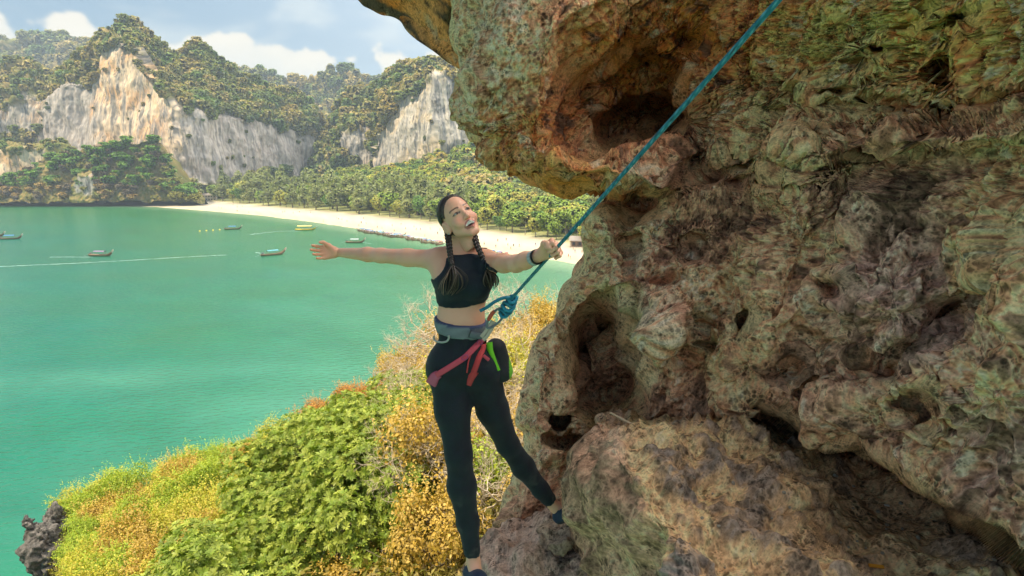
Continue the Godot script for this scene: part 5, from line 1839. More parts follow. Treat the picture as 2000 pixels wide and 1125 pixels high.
	var folds := func(p: Vector3) -> float:
		var v := 0.0
		for q in [[knee, 0.075], [ankle, 0.05], [at(1000, 880, 2.70), 0.06], [at(1066, 966, 2.83), 0.05], [at(905, 735, 2.45), 0.09]]:
			var r: float = p.distance_to(q[0]) / float(q[1])
			if r < 2.0: v += sin(p.y * 330.0 + p.x * 120.0 + 3.0 * float(N.mid.get_noise_3dv(p * 3.0))) * 0.0022 * exp(-r * r)
		return v + 0.0015 * float(N.fine.get_noise_3dv(p))
	obj("leggings", net_mesh(legs, black, inv, folds), M.cloth, o)
	# ---- crop top
	var hem: Vector3 = at(900, 605, 2.42)
	var hem_n := Vector3(0.06, -1.0, -0.20).normalized()
	var collar: Vector3 = at(906, 497, 2.47)
	var collar_n := Vector3(-0.05, 0.92, 0.30).normalized()
	var hole_a: Vector3 = at(836, 506, 2.50)
	var hole_b: Vector3 = at(981, 508, 2.49)
	var top := f.shell(0.0065, func(p: Vector3) -> float:
		var v := maxf((p - hem).dot(hem_n), (p - collar).dot(collar_n))
		v = maxf(v, 0.083 - ((p - hole_a) * Vector3(1, 1, 0.55)).length())
		v = maxf(v, 0.077 - ((p - hole_b) * Vector3(1, 1, 0.55)).length())
		if p.x < -0.36 or p.x > -0.052: v = 0.1
		return v)
	obj("crop_top", net_mesh(top, func(p: Vector3, _n: Vector3) -> Color:
		var c := Vector3(0.012, 0.016, 0.022) * (1.0 + 0.3 * float(N.fine.get_noise_3dv(p)))
		return Color(c.x, c.y, c.z), inv, func(p: Vector3) -> float:
			var r: float = p.distance_to(at(868, 578, 2.47)) / 0.07
			return sin((p.y * 1.0 - p.x * 0.8) * 260.0 + 2.0 * float(N.mid.get_noise_3dv(p * 3.0))) * 0.002 * exp(-r * r) + 0.0012 * float(N.fine.get_noise_3dv(p))), M.cloth, o)
	# ---- shoes
	for s in 2:
		var heel: Vector3 = at(920, 1121, 2.53) if s == 0 else at(1093, 1010, 2.85)
		var toe: Vector3 = at(952, 1150, 2.36) if s == 0 else at(1124, 995, 2.78)
		var mid := heel.lerp(toe, 0.5)
		var sf := Field.new(heel.min(toe) - Vector3(0.08, 0.09, 0.09), heel.max(toe) + Vector3(0.08, 0.10, 0.09), 0.005)
		sf.bone(heel, mid, 0.034, 0.037, 0.02)
		sf.bone(mid, toe, 0.037, 0.028, 0.02)
		sf.bone(heel + Vector3(0, 0.012, 0), mid + Vector3(0, 0.014, 0), 0.033, 0.028, 0.02)
		sf.ball(heel + Vector3(0, 0.062, 0) + (mid - heel) * 0.25, Vector3(0.030, 0.03, 0.030), 0.006, true)
		var shoe := obj("shoe", net_mesh(sf, func(_p: Vector3, n: Vector3) -> Color: return Color(0.018, 0.030, 0.058) if n.y > -0.5 else Color(0.03, 0.03, 0.03), inv), M.cloth, o)
		shoe.set_meta("label", "dark blue slip-on shoe")
	# ---- hair: cap, two plaits, loose ends
	var hf := Field.new(Vector3(-0.12, -0.14, -0.24), Vector3(0.12, 0.16, 0.06), 0.0042)
	hf.ball(Vector3(0, 0.029, -0.094), Vector3(0.079, 0.092, 0.098), 0.01)
	hf.ball(Vector3(0, -0.040, -0.138), Vector3(0.058, 0.055, 0.048), 0.03)
	var cut := hf.shell(0.0, func(p: Vector3) -> float:
		var v := (p - Vector3(0, 0.083, -0.028)).dot(Vector3(0, -0.47, 0.883))
		v = maxf(v, (1.0 - ((p.abs() - Vector3(0.080, 0.020, 0.090)) / Vector3(0.05, 0.040, 0.026)).length()) * 0.03 if p.y < 0.02 else -1.0)
		return v)
	var hair := func(p: Vector3, _n: Vector3) -> Color:
		var c := Vector3(0.030, 0.019, 0.014)
		var st := sin(atan2(p.y - 0.02, absf(p.x) + 0.02) * 60.0 + 4.0 * float(N.mid.get_noise_3dv(p * 6.0)))
		c = c.lerp(Vector3(0.11, 0.072, 0.05), smoothstep(0.1, 1.0, st) * 0.7)
		return Color(c.x, c.y, c.z)
	var hair_groove := func(p: Vector3) -> float:
		return 0.0024 * sin(atan2(p.y - 0.02, absf(p.x) + 0.02) * 60.0 + 4.0 * float(N.mid.get_noise_3dv(p * 6.0)))
	var hair_part := obj("hair", net_mesh(cut, hair, inv * place, hair_groove), M.hair, o)
	var rng := RandomNumberGenerator.new()
	rng.seed = 77
	var H := Tubes.new()   # combed strands over the cap, from the parting to the plaits
	for k in 260:
		var sd := 1.0 if k % 2 == 0 else -1.0
		var u := rng.randf()
		var from := Vector3(0.004 * sd + rng.randfn() * 0.002, 0.090, 0.030).lerp(Vector3(0.006 * sd, 0.080, -0.10), u).normalized()
		if u < 0.3: from = Vector3(rng.randf_range(0.0, 0.055) * sd, 0.078, 0.055).normalized()
		var to := Vector3(0.070 * sd, -0.085, -0.045 - 0.02 * rng.randf()).normalized()
		var line := []
		var rad := []
		var lift := 1.012 + 0.018 * rng.randf()
		for i in 9:
			var t := i / 8.0
			var d := from.slerp(to, t)
			var e := Vector3(0.079, 0.092, 0.098)
			line.append(inv * (place * (Vector3(0, 0.029, -0.094) + d * lift / (d / e).length())))
			rad.append(0.0011 * (1.0 - 0.5 * absf(t - 0.5)))
		add_tube(H, line, rad, Vector3(0.028, 0.018, 0.013).lerp(Vector3(0.12, 0.075, 0.05), pow(rng.randf(), 2.0)), 3)
	obj("hair_strands", tubes_mesh(H), M.hair, hair_part)
	var plaits := [[[874, 450, 2.50], [875, 462, 2.47], [877, 478, 2.44], [879, 494, 2.425], [881, 508, 2.41], [883, 516, 2.40]], [[924, 452, 2.50], [928, 466, 2.475], [933, 482, 2.45], [940, 498, 2.435], [947, 512, 2.425], [951, 522, 2.42]]]
	var tails := [[[883, 516, 2.40], [888, 538, 2.385], [884, 560, 2.385], [874, 578, 2.39], 26.0], [[951, 522, 2.42], [957, 536, 2.41], [960, 550, 2.41], [960, 566, 2.42], 15.0]]
	for q in 2:
		var T := Tubes.new()
		var path := PackedVector3Array()
		for p in plaits[q]: path.append(inv * at(p[0], p[1], p[2]))
		var n := 70
		for k in 3:
			var line := []
			var rad := []
			for i in n:
				var t := i / float(n - 1)
				var ph := t * 26.0 + TAU * k / 3.0
				var c := _along(path, t)
				var shrink := lerpf(1.0, 0.72, t)
				line.append(c + Vector3(cos(0.25) * sin(ph) * 0.0090, -0.002 * sin(ph), 0) * shrink + Vector3(0.0, 0.0, 0.006 * sin(2.0 * ph)) * shrink)
				rad.append(0.0074 * shrink * (0.92 + 0.12 * rng.randf()))
			add_tube(T, line, rad, Vector3(0.028, 0.018, 0.014) * (1.0 + 0.25 * k), 7)
		for k in 90:   # loose strands at the end
			var e: Array = tails[q]
			var spread: float = e[4]
			var u := rng.randfn() * 0.45
			var wv := rng.randfn() * 0.012
			var line := []
			var rad := []
			var cut_len := rng.randf_range(0.72, 1.0)
			for i in 9:
				var t := i / 8.0 * cut_len
				var a := t * 2.999
				var j := int(a)
				var x := lerpf(e[j][0], e[j + 1][0], a - j) + u * spread * sin(t * 2.6) + 2.0 * sin(t * 5.0 + u * 6.0)
				var y := lerpf(e[j][1], e[j + 1][1], a - j)
				line.append(inv * at(x, y, lerpf(e[j][2], e[j + 1][2], a - j)) + Vector3(0, 0, wv * sin(t * 3.0)))
				rad.append(lerpf(0.0022, 0.0007, t))
			var tone := Vector3(0.034, 0.023, 0.018).lerp(Vector3(0.30, 0.19, 0.12), pow(rng.randf(), 2.5))
			add_tube(T, line, rad, tone, 3)
		obj("plait", tubes_mesh(T), M.hair, hair_part)
	# ---- ear stud, watch and bracelet
	var stud := SphereMesh.new()
	stud.radius = 0.0035
	stud.height = 0.007
	stud.radial_segments = 10
	stud.rings = 6
	obj("earring", stud, M.metal, o).position = inv * (place * Vector3(-0.083, -0.050, -0.088))
	var wrist_c: Vector3 = w2 - fwd * 0.030
	var wd: Vector3 = (w2 - Vector3(at(1026, 509, 2.17))).normalized()
	var watch := obj("wristwatch", ring_mesh(inv * (wrist_c - wd * 0.006), wd, 0.0245, 0.0085, 0.0026, Vector3(0.45, 0.44, 0.42)), M.paint, o)
	watch.set_meta("label", "pale metal watch strap")
	obj("bracelet", ring_mesh(inv * (wrist_c + wd * 0.012), wd, 0.0245, 0.004, 0.0030, Vector3(0.02, 0.02, 0.025)), M.paint, o)
	make_harness(o, inv, f)
	make_gear(f, k_at, grip)

func _along(path: PackedVector3Array, t: float) -> Vector3:
	var a := clampf(t, 0.0, 0.9999) * (path.size() - 1)
	var i := int(a)
	var p0 := path[maxi(i - 1, 0)]
	var p3 := path[mini(i + 2, path.size() - 1)]
	return path[i].cubic_interpolate(path[i + 1], p0, p3, a - i)

func ring_mesh(c: Vector3, axis: Vector3, radius: float, half: float, thick: float, tone: Vector3) -> ArrayMesh:   # a strap round a wrist
	var T := Tubes.new()
	var a := axis.cross(Vector3.UP).normalized()
	var b := axis.cross(a)
	var profile := [Vector2(-half, 0), Vector2(-half * 0.8, thick), Vector2(half * 0.8, thick), Vector2(half, 0), Vector2(0, -thick)]
	var n := 28
	for i in n:
		var an := TAU * i / n
		var o := a * cos(an) + b * sin(an)
		for q in profile:
			T.V.append(c + o * (radius + q.y) + axis * q.x)
			T.NN.append((o * (1.0 if q.y >= 0 else -1.0) + axis * signf(q.x) * 0.4).normalized())
			var l := 1.0 if i % 2 == 0 else 0.75
			T.C.append(Color(tone.x * l, tone.y * l, tone.z * l))
	for i in n:
		for k in 5:
			var p := i * 5 + k
			var q := i * 5 + (k + 1) % 5
			var p2 := ((i + 1) % n) * 5 + k
			var q2 := ((i + 1) % n) * 5 + (k + 1) % 5
			T.I.append_array(PackedInt32Array([p, q, p2, q, q2, p2]))
	return tubes_mesh(T)

func strap_mesh(points: Array, width: float, thick: float, tone: Vector3, out: Vector3, edge_tone := Vector3.ZERO, w_end := -1.0) -> ArrayMesh:   # webbing along points, lying across out
	var T := Tubes.new()
	var n := points.size()
	for i in n:
		var dir: Vector3 = (points[mini(i + 1, n - 1)] - points[maxi(i - 1, 0)]).normalized()
		var side := dir.cross(out).normalized()
		var nn := side.cross(dir).normalized()
		if nn.dot(out) < 0: nn = -nn
		var w := width if w_end < 0 else lerpf(width, w_end, i / float(n - 1))
		for q in [[-0.5, 0.0], [-0.5, 1.0], [-0.36, 1.0], [-0.36, 1.25], [0.36, 1.25], [0.36, 1.0], [0.5, 1.0], [0.5, 0.0]]:
			T.V.append(points[i] + side * q[0] * w + nn * q[1] * thick)
			T.NN.append((nn + side * q[0]).normalized())
			var c := edge_tone if absf(q[0]) > 0.4 and edge_tone != Vector3.ZERO else tone
			T.C.append(Color(c.x, c.y, c.z))
	for i in n - 1:
		for k in 8:
			var p := i * 8 + k
			var q := i * 8 + (k + 1) % 8
			T.I.append_array(PackedInt32Array([p, p + 8, q, q, p + 8, q + 8]))
	return tubes_mesh(T)

func on_body(f: Field, px: Array, steps: int, lift: float) -> Array:   # a line of points of the photograph laid on the body
	var out := []
	for i in px.size() - 1:
		for k in steps:
			var t := k / float(steps)
			var x := lerpf(px[i][0], px[i + 1][0], t)
			var y := lerpf(px[i][1], px[i + 1][1], t)
			out.append(ray_hit(f, x, y, 2.30, 2.75, lift))
	var l: Array = px[px.size() - 1]
	out.append(ray_hit(f, l[0], l[1], 2.30, 2.75, lift))
	# ease the steps of the search
	for r in 2:
		var s := out.duplicate()
		for i in range(1, out.size() - 1): s[i] = (out[i - 1] + out[i] * 2.0 + out[i + 1]) / 4.0
		out = s
	return out

func moved(points: Array, inv: Transform3D) -> Array:
	return points.map(func(p): return inv * p)

func make_harness(o: Node3D, inv: Transform3D, f: Field) -> void:
	var h := Node3D.new()
	h.name = "harness"
	o.add_child(h, true)
	h.set_meta("label", "grey climbing harness with red leg loops")
	var mid: Vector3 = at(898, 645, 2.45)
	var up := Vector3(0.13, 1.0, 0.10).normalized()
	var belt := f.shell(0.0115, func(p: Vector3) -> float:
		return maxf(absf((p - mid).dot(up)) - 0.030, 0.1 if p.x > 0.1 or p.x < -0.45 else -1.0))
	obj("waist_belt", net_mesh(belt, func(p: Vector3, _n: Vector3) -> Color:
		var v := (p - mid).dot(up)
		var c := Vector3(0.17, 0.185, 0.195) if v < 0.022 else Vector3(0.05, 0.06, 0.12)
		c *= 1.0 + 0.12 * sin(v * 420.0)
		return Color(c.x, c.y, c.z), inv), M.cloth, h)
	var red := Vector3(0.55, 0.075, 0.105)
	var red2 := Vector3(0.46, 0.05, 0.05)
	var out := Vector3(-0.1, 0.1, 1.0)
	obj("leg_loop", strap_mesh(moved(on_body(f, [[842, 750], [849, 736], [858, 730]], 6, 0.010), inv), 0.050, 0.004, Vector3(0.50, 0.10, 0.17), out, Vector3(0.38, 0.05, 0.10), 0.034), M.cloth, h)
	obj("leg_strap", strap_mesh(moved(on_body(f, [[852, 733], [880, 716], [908, 698], [926, 680], [944, 660]], 7, 0.012), inv), 0.024, 0.003, red, out, Vector3(0.42, 0.05, 0.08)), M.cloth, h)
	obj("leg_loop", strap_mesh(moved(on_body(f, [[916, 752], [920, 738], [927, 724]], 6, 0.010), inv), 0.020, 0.004, red2, out, Vector3(0.32, 0.03, 0.04), 0.040), M.cloth, h)
	obj("leg_strap", strap_mesh(moved(on_body(f, [[925, 728], [935, 700], [942, 684], [948, 660]], 7, 0.012), inv), 0.024, 0.003, red2, out, Vector3(0.32, 0.03, 0.04)), M.cloth, h)
	obj("elastic_strap", strap_mesh(moved(on_body(f, [[912, 728], [915, 705], [920, 692]], 6, 0.012), inv), 0.006, 0.002, red2, out), M.cloth, h)
	obj("strap_end", strap_mesh(moved(on_body(f, [[944, 694], [955, 703]], 4, 0.016), inv), 0.014, 0.003, red, out), M.cloth, h)
	# buckles: two thin metal frames
	for b in [[908, 698, 0.014, 0.7], [937, 669, 0.011, 0.9]]:
		var c := ray_hit(f, b[0], b[1], 2.30, 2.75, 0.018)
		var T := Tubes.new()
		var line := []
		var rad := []
		for i in 17:
			var a := TAU * i / 16.0
			line.append(inv * (c + (Vector3(0.8, 0.6, 0.1) * cos(a) + Vector3(-0.6, 0.8, 0.1) * sin(a) * float(b[3])) * float(b[2])))
			rad.append(0.0022)
		add_tube(T, line, rad, Vector3(0.36, 0.06, 0.16), 6)
		obj("buckle", tubes_mesh(T), M.paint, h)
	# belt buckle block at the front
	obj("belt_strap", strap_mesh(moved(on_body(f, [[917, 652], [930, 655], [942, 656], [950, 655]], 5, 0.021), inv), 0.030, 0.004, Vector3(0.13, 0.15, 0.17), out, Vector3(0.08, 0.09, 0.11)), M.cloth, h)
	var L := Tubes.new()
	var loop := moved(on_body(f, [[848, 656], [847, 663], [853, 667], [863, 669], [873, 667], [877, 661], [876, 655]], 4, 0.026), inv)
	add_tube(L, loop, loop.map(func(_p): return 0.0042), Vector3(0.36, 0.35, 0.31), 7)
	obj("gear_loop", tubes_mesh(L), M.paint, h)
	# tie-in loops
	for q in [[[940, 658], [948, 648], [956, 636], [963, 627]], [[944, 664], [952, 656], [960, 642], [966, 628]]]:
		var line := []
		for p in q: line.append(inv * at(p[0], p[1], 2.395))
		obj("belay_loop", strap_mesh(line, 0.015, 0.004, Vector3(0.46, 0.38, 0.29), out, Vector3(0.34, 0.27, 0.2)), M.cloth, h)

func make_gear(f: Field, k_at: Vector3, grip: Vector3) -> void:
	# ---- rope: up through her fist to the rock overhead, with its knot and tail
	var r := thing("climbing_rope", "teal climbing rope from the harness knot through the climber's fist up past the rock", "rope", k_at)
	var dir := (grip - k_at).normalized()
	var T := Tubes.new()
	var n := 420
	var total := 15.0 * k_at.distance_to(grip)
	var a := dir.cross(Vector3.UP).normalized()
	var b := dir.cross(a)
	var sides := 10
	for i in n:
		var t := pow(i / float(n - 1), 1.6) * total
		for s in sides:
			var an := TAU * s / sides
			var o := a * cos(an) + b * sin(an)
			var weave := sin(an * 3.0 + t * 260.0) * sin(an * 3.0 - t * 260.0)
			T.V.append(dir * t + o * (0.0062 + 0.0003 * weave))
			T.NN.append(o)
			var c := Vector3(0.022, 0.15, 0.20)
			if (s * 5 + i * 3) % 11 < 2: c = Vector3(0.12, 0.34, 0.42)
			if (s * 7 + i * 2) % 17 == 0: c = Vector3(0.02, 0.03, 0.05)
			T.C.append(Color(c.x, c.y, c.z))
	for i in n - 1:
		for s in sides:
			var p := i * sides + s
			var q := i * sides + (s + 1) % sides
			T.I.append_array(PackedInt32Array([p, p + sides, q, q, p + sides, q + sides]))
	obj("standing_line", tubes_mesh(T), M.cloth, r)
	# knot: coils wound round the line, wider in the middle
	var K := Tubes.new()
	var foot: Vector3 = at(979, 619, 2.385) - k_at
	var head: Vector3 = at(1006, 577, 2.355) - k_at
	var kd := (head - foot).normalized()
	var ka := kd.cross(Vector3.BACK).normalized()
	var kb := kd.cross(ka)
	var tone := Vector3(0.025, 0.17, 0.24)
	for strand in 2:
		var line := []
		var rad := []
		for i in 80:
			var t := i / 79.0
			var an := t * TAU * 2.75 + PI * strand
			var wide := 0.012 + 0.010 * sin(PI * clampf(t * 1.1, 0.0, 1.0))
			line.append(foot.lerp(head, 0.05 + 0.9 * t) + (ka * cos(an) + kb * sin(an) * 0.9) * wide + kd * 0.006 * sin(an * 2.0 + strand))
			rad.append(0.0072)
		add_tube(K, line, rad, tone * (1.0 + 0.35 * strand), 8)
	obj("knot", tubes_mesh(K), M.cloth, r)
	var E := Tubes.new()
	var tail := PackedVector3Array([at(1001, 586, 2.36), at(994, 581, 2.345), at(980, 583, 2.335), at(964, 591, 2.33), at(950, 601, 2.33), at(938, 607, 2.335)])
	var line2 := []
	for i in 30: line2.append(_along(tail, i / 29.0) - k_at)
	add_tube(E, line2, line2.map(func(_p): return 0.0066), tone, 8)
	obj("tail_end", tubes_mesh(E), M.cloth, r)
	# ---- carabiner between the loops and the knot
	var c := thing("carabiner", "dark grey locking carabiner with a red sleeve between harness and knot", "carabiner", at(967, 622, 2.385))
	var axis: Vector3 = (at(980, 606, 2.38) - at(952, 640, 2.39)).normalized()
	var side := axis.cross(Vector3.BACK).normalized()
	var ring := []
	for i in 41:
		var an := TAU * i / 40.0
		ring.append(axis * cos(an) * 0.050 + side * sin(an) * (0.021 + 0.004 * cos(an)))
	var G := Tubes.new()
	add_tube(G, ring, ring.map(func(_p): return 0.0052), Vector3(0.16, 0.17, 0.18), 8)
	obj("frame", tubes_mesh(G), M.paint, c)
	var R := Tubes.new()
	var sl := [ring[27], ring[29], ring[31], ring[33]]
	add_tube(R, sl, [0.0078, 0.0085, 0.0085, 0.0078], Vector3(0.50, 0.09, 0.05), 10)
	obj("sleeve", tubes_mesh(R), M.paint, c)
	# ---- chalk bag at her hip
	var cb := thing("chalk_bag", "black chalk bag with bright green trim hanging at the climber's hip", "bag", at(974, 706, 2.56))
	var bf := Field.new(Vector3(-0.12, -0.14, -0.12), Vector3(0.12, 0.14, 0.12), 0.006)
	bf.bone(Vector3(-0.012, 0.058, 0.0), Vector3(0.008, -0.035, 0.0), 0.046, 0.050, 0.03)
	bf.ball(Vector3(0.014, -0.050, 0.005), Vector3(0.040, 0.036, 0.045), 0.03)
	obj("bag", net_mesh(bf, func(p: Vector3, _n: Vector3) -> Color:
		var v := Vector3(0.020, 0.020, 0.021) * (1.0 + 0.3 * float(N.fine.get_noise_3dv(p)))
		if p.x > 0.046 and p.y < 0.02: v = Vector3(0.16, 0.42, 0.03)
		return Color(v.x, v.y, v.z), Transform3D(), func(p: Vector3) -> float: return 0.003 * float(N.fine.get_noise_3dv(p))), M.cloth, cb)
	var green := []
	for p in [[956, 668], [958, 684], [964, 700], [970, 714], [975, 723]]: green.append(at(p[0], p[1], 2.49) - cb.position)
	obj("green_flap", strap_mesh(green, 0.026, 0.004, Vector3(0.20, 0.55, 0.03), Vector3(0, 0.1, 1), Vector3(0.13, 0.38, 0.02), 0.012), M.cloth, cb)
	var green2 := []
	for p in [[951, 672], [955, 690], [961, 706]]: green2.append(at(p[0], p[1], 2.495) - cb.position)
	obj("green_flap", strap_mesh(green2, 0.010, 0.004, Vector3(0.14, 0.40, 0.02), Vector3(0, 0.1, 1)), M.cloth, cb)


# ---------------------------------------------------------------- boats, houses, small things
func hull_mesh(length: float, beam: float, tone: Vector3, rim: Vector3) -> ArrayMesh:   # a long-tail boat, prow towards +x
	var P := []
	var C := []
	var n := 26
	var prof := [[0.0, 0.0], [0.45, 0.05], [0.85, 0.35], [1.0, 1.0], [0.90, 1.0], [0.72, 0.40], [0.0, 0.28]]
	for k in 13:
		var r := PackedVector3Array()
		var c := PackedColorArray()
		for i in n:
			var t := i / float(n - 1)
			var x := (t - 0.5) * length
			var w := beam * 0.5 * clampf(sin(PI * pow(t * 0.86 + 0.12, 0.9)) * 1.15, 0.02, 1.0)
			var keel := -0.25 + 0.35 * pow(maxf(0.18 - t, 0.0) / 0.18, 2.0) + 2.3 * pow(maxf(t - 0.70, 0.0) / 0.30, 2.2)
			var gun := 0.62 + 0.18 * pow(maxf(0.25 - t, 0.0) / 0.25, 2.0) + 2.25 * pow(maxf(t - 0.60, 0.0) / 0.40, 2.4)
			var q: int = k if k < 7 else 12 - k
			var side := 1.0 if k < 7 else -1.0
			var p: Array = prof[q]
			r.append(Vector3(x, lerpf(keel, gun, p[1]), w * p[0] * side))
			var col := rim if q == 3 or q == 4 else (tone if q < 3 else tone * 1.5)
			if t > 0.93: col = Vector3(0.6, 0.55, 0.45)
			c.append(Color(col.x, col.y, col.z))
		P.append(r)
		C.append(c)
	return sheet_mesh(P, C, true)

func box_mesh(size: Vector3, tone: Vector3, bevel := 0.0) -> ArrayMesh:
	var st := SurfaceTool.new()
	st.begin(Mesh.PRIMITIVE_TRIANGLES)
	var b := BoxMesh.new()
	b.size = size
	st.append_from(b, 0, Transform3D())
	var m := st.commit()
	var a := m.surface_get_arrays(0)
	var c := PackedColorArray()
	for i in a[Mesh.ARRAY_VERTEX].size(): c.append(Color(tone.x, tone.y, tone.z))
	return array_mesh(a[Mesh.ARRAY_VERTEX], a[Mesh.ARRAY_NORMAL], c, a[Mesh.ARRAY_INDEX])

func arch_mesh(length: float, width: float, rise: float, tone: Vector3) -> ArrayMesh:   # a canvas canopy
	var P := []
	var C := []
	for j in 9:
		var a := PI * j / 8.0
		var r := PackedVector3Array()
		var c := PackedColorArray()
		for i in 8:
			r.append(Vector3((i / 7.0 - 0.5) * length, sin(a) * rise, -cos(a) * width * 0.5))
			c.append(Color(tone.x, tone.y, tone.z) * (1.0 if i % 2 == 0 else 0.85))
		P.append(r)
		C.append(c)
	return sheet_mesh(P, C, true)

func make_boat(label: String, group: String, p: Vector3, turn: float, canopy: Vector3, hull: Vector3, size := 1.0) -> Node3D:
	var o := thing("longtail_boat", label, "boat", p, turn, group)
	var key := "hull%s" % hull
	if not M.has(key): M[key] = hull_mesh(10.5, 1.9, hull, Vector3(0.30, 0.20, 0.12))
	obj("hull", M[key], M.paint, o)
	var ck := "canopy%s" % canopy
	if not M.has(ck): M[ck] = arch_mesh(4.4, 1.75, 0.38, canopy)
	obj("canopy", M[ck], M.cloth, o).position = Vector3(-0.5, 1.75, 0)
	if not M.has("post"): M.post = box_mesh(Vector3(0.08, 1.3, 0.08), Vector3(0.25, 0.17, 0.1))
	for x in [-2.5, 1.5]:
		for z in [-0.72, 0.72]: obj("post", M.post, M.paint, o).position = Vector3(x, 1.15, z)
	if not M.has("engine"):
		M.engine = box_mesh(Vector3(0.8, 0.55, 0.5), Vector3(0.12, 0.13, 0.14))
		var T := Tubes.new()
		add_tube(T, [Vector3(-4.6, 1.1, 0), Vector3(-6.0, 0.5, 0), Vector3(-7.6, -0.15, 0)], [0.05, 0.04, 0.04], Vector3(0.25, 0.25, 0.25), 6)
		M.shaft = tubes_mesh(T)
	obj("engine", M.engine, M.paint, o).position = Vector3(-4.4, 1.15, 0)
	obj("propeller_shaft", M.shaft, M.paint, o)
	if not M.has("ribbon"):
		var T := Tubes.new()
		add_tube(T, [Vector3(4.75, 2.05, 0), Vector3(4.85, 2.5, 0)], [0.22, 0.16], Vector3(0.55, 0.14, 0.12), 8)
		M.ribbon = tubes_mesh(T)
	obj("prow_sash", M.ribbon, M.cloth, o)
	o.scale = Vector3.ONE * size
	return o

func make_boats() -> void:
	var blue := Vector3(0.05, 0.16, 0.34)
	var pale := Vector3(0.40, 0.42, 0.44)
	var purple := Vector3(0.20, 0.13, 0.22)
	var teal := Vector3(0.10, 0.30, 0.36)
	var dark := Vector3(0.10, 0.065, 0.045)
	var brown := Vector3(0.17, 0.10, 0.06)
	var spots := [
		["blue-roofed long-tail boat near the left edge of the bay", 22, 467, 0.22, blue, dark, 1.0],
		["long-tail boat cut off by the left edge with only its prow in view", -12, 462, 0.30, pale, dark, 1.0],
		["long-tail boat with a purple-grey roof trailing a short wake", 198, 500, -0.06, purple, brown, 1.0],
		["small blue-roofed long-tail boat beside the yellow buoys", 456, 448, 0.16, blue, dark, 0.95],
		["long-tail boat with blue and white roof heading for the beach, nearest to her outstretched hand", 535, 498, 0.75, teal, brown, 1.0],
		["pale long-tail boat lying broadside before the moored row", 695, 474, 0.0, pale, brown, 0.9],
		["blue-roofed long-tail boat just off the moored row", 778, 462, 0.35, blue, dark, 0.8]]
	for s in spots: make_boat(s[0], "", at_level(s[1], s[2], 0.05), s[3], s[4], s[5], s[6] * 1.18)
	var rng := RandomNumberGenerator.new()
	rng.seed = 31
	var roofs := [blue, teal, pale, purple, Vector3(0.30, 0.10, 0.08), Vector3(0.16, 0.28, 0.42)]
	var x := 712.0
	while x < 1004.0:
		if x < 872.0 or x > 936.0:
			var p := shore_at(x) - INLAND * rng.randf_range(5.0, 10.0)
			p.y = 0.05
			make_boat("long-tail boat moored side by side on the beach, " + ("left end of the row" if x < 760.0 else ("middle of the row" if x < 872.0 else "right of the climber's neck")), "boats moored in a row along the beach", p, PI * 0.5 + rng.randf_range(-0.65, -0.25) + PI, roofs[rng.randi() % 6], [brown, Vector3(0.28, 0.18, 0.11)][rng.randi() % 2], rng.randf_range(0.75, 0.95))
		x += rng.randf_range(5.5, 8.5) * clampf((x - 500.0) / 350.0, 0.7, 1.3)
	# the yellow excursion boat and its wake
	var y := thing("yellow_boat", "bright yellow flat excursion boat with a wake near the beach", "boat", at_level(598, 449, 0.1), 0.12)
	obj("hull", hull_mesh(11.0, 3.6, Vector3(0.62, 0.43, 0.03), Vector3(0.70, 0.55, 0.08)), M.paint, y).scale = Vector3(1, 0.7, 1)
	obj("roof", arch_mesh(7.0, 3.0, 0.35, Vector3(0.66, 0.52, 0.14)), M.cloth, y).position = Vector3(-0.6, 2.0, 0)
	for px in [-3.6, -1.2, 1.2, 2.6]:
		for pz in [-1.3, 1.3]: obj("post", M.post, M.paint, y).position = Vector3(px, 1.4, pz)
	y.scale = Vector3.ONE * 1.3
	for i in 4:
		var b := SphereMesh.new()
		b.radius = 0.55
		b.height = 1.0
		b.radial_segments = 12
		b.rings = 8
		var m := plain(lin(0.65, 0.45, 0.04), 0.5)
		var o := obj("buoy", b, m)
		tag(o, "yellow buoy floating in a line beside the small blue-roofed boat", "buoy", "yellow buoys in a line")
		o.position = at_level(390 + 13 * i, 451.5 - i * 0.9, 0.1)
	# foam
	var wakes := [["long thin white wake across the left of the bay", [[-30, 522], [60, 518], [150, 514], [260, 508], [360, 502], [440, 498]], 0.9, 900], ["short wake behind the purple-roofed boat", [[100, 502], [180, 502]], 0.7, 160], ["foam trail behind the yellow boat", [[490, 458], [540, 452], [585, 451]], 2.4, 260], ["foam behind the boat near her hand", [[500, 493], [522, 497]], 0.6, 60], ["foam beside the pale boat", [[705, 473], [725, 476]], 1.0, 50]]
	var W := PackedVector3Array()
	for w in wakes:
		var V := PackedVector3Array()
		var NN := PackedVector3Array()
		var C := PackedColorArray()
		var I := PackedInt32Array()
		var pts := PackedVector3Array()
		for q in w[1]: pts.append(at_level(q[0], q[1], 0.03))
		for i in int(w[3]):
			var t := rng.randf()
			var c := _along(pts, t) + Vector3(rng.randfn(), 0, rng.randfn()) * float(w[2]) * 0.45
			var d := (_along(pts, minf(t + 0.01, 1.0)) - _along(pts, maxf(t - 0.01, 0.0))).normalized()
			d = d.rotated(Vector3.UP, rng.randfn() * 0.3)
			var s := d.cross(Vector3.UP)
			var L := rng.randf_range(0.3, 1.3) * lerpf(1.0, 0.6, t)
			var B := rng.randf_range(0.06, 0.2)
			var f := V.size()
			for q in [-d * L, s * B, d * L, -s * B]:
				V.append(c + q + Vector3(0, rng.randf() * 0.02, 0))
				NN.append(Vector3.UP)
				C.append(Color(0.27, 0.38, 0.33))
			I.append_array(PackedInt32Array([f, f + 2, f + 1, f, f + 3, f + 2]))
		tag(obj("wake_foam", array_mesh(V, NN, C, I), M.sand), w[0], "wake", "", "stuff")

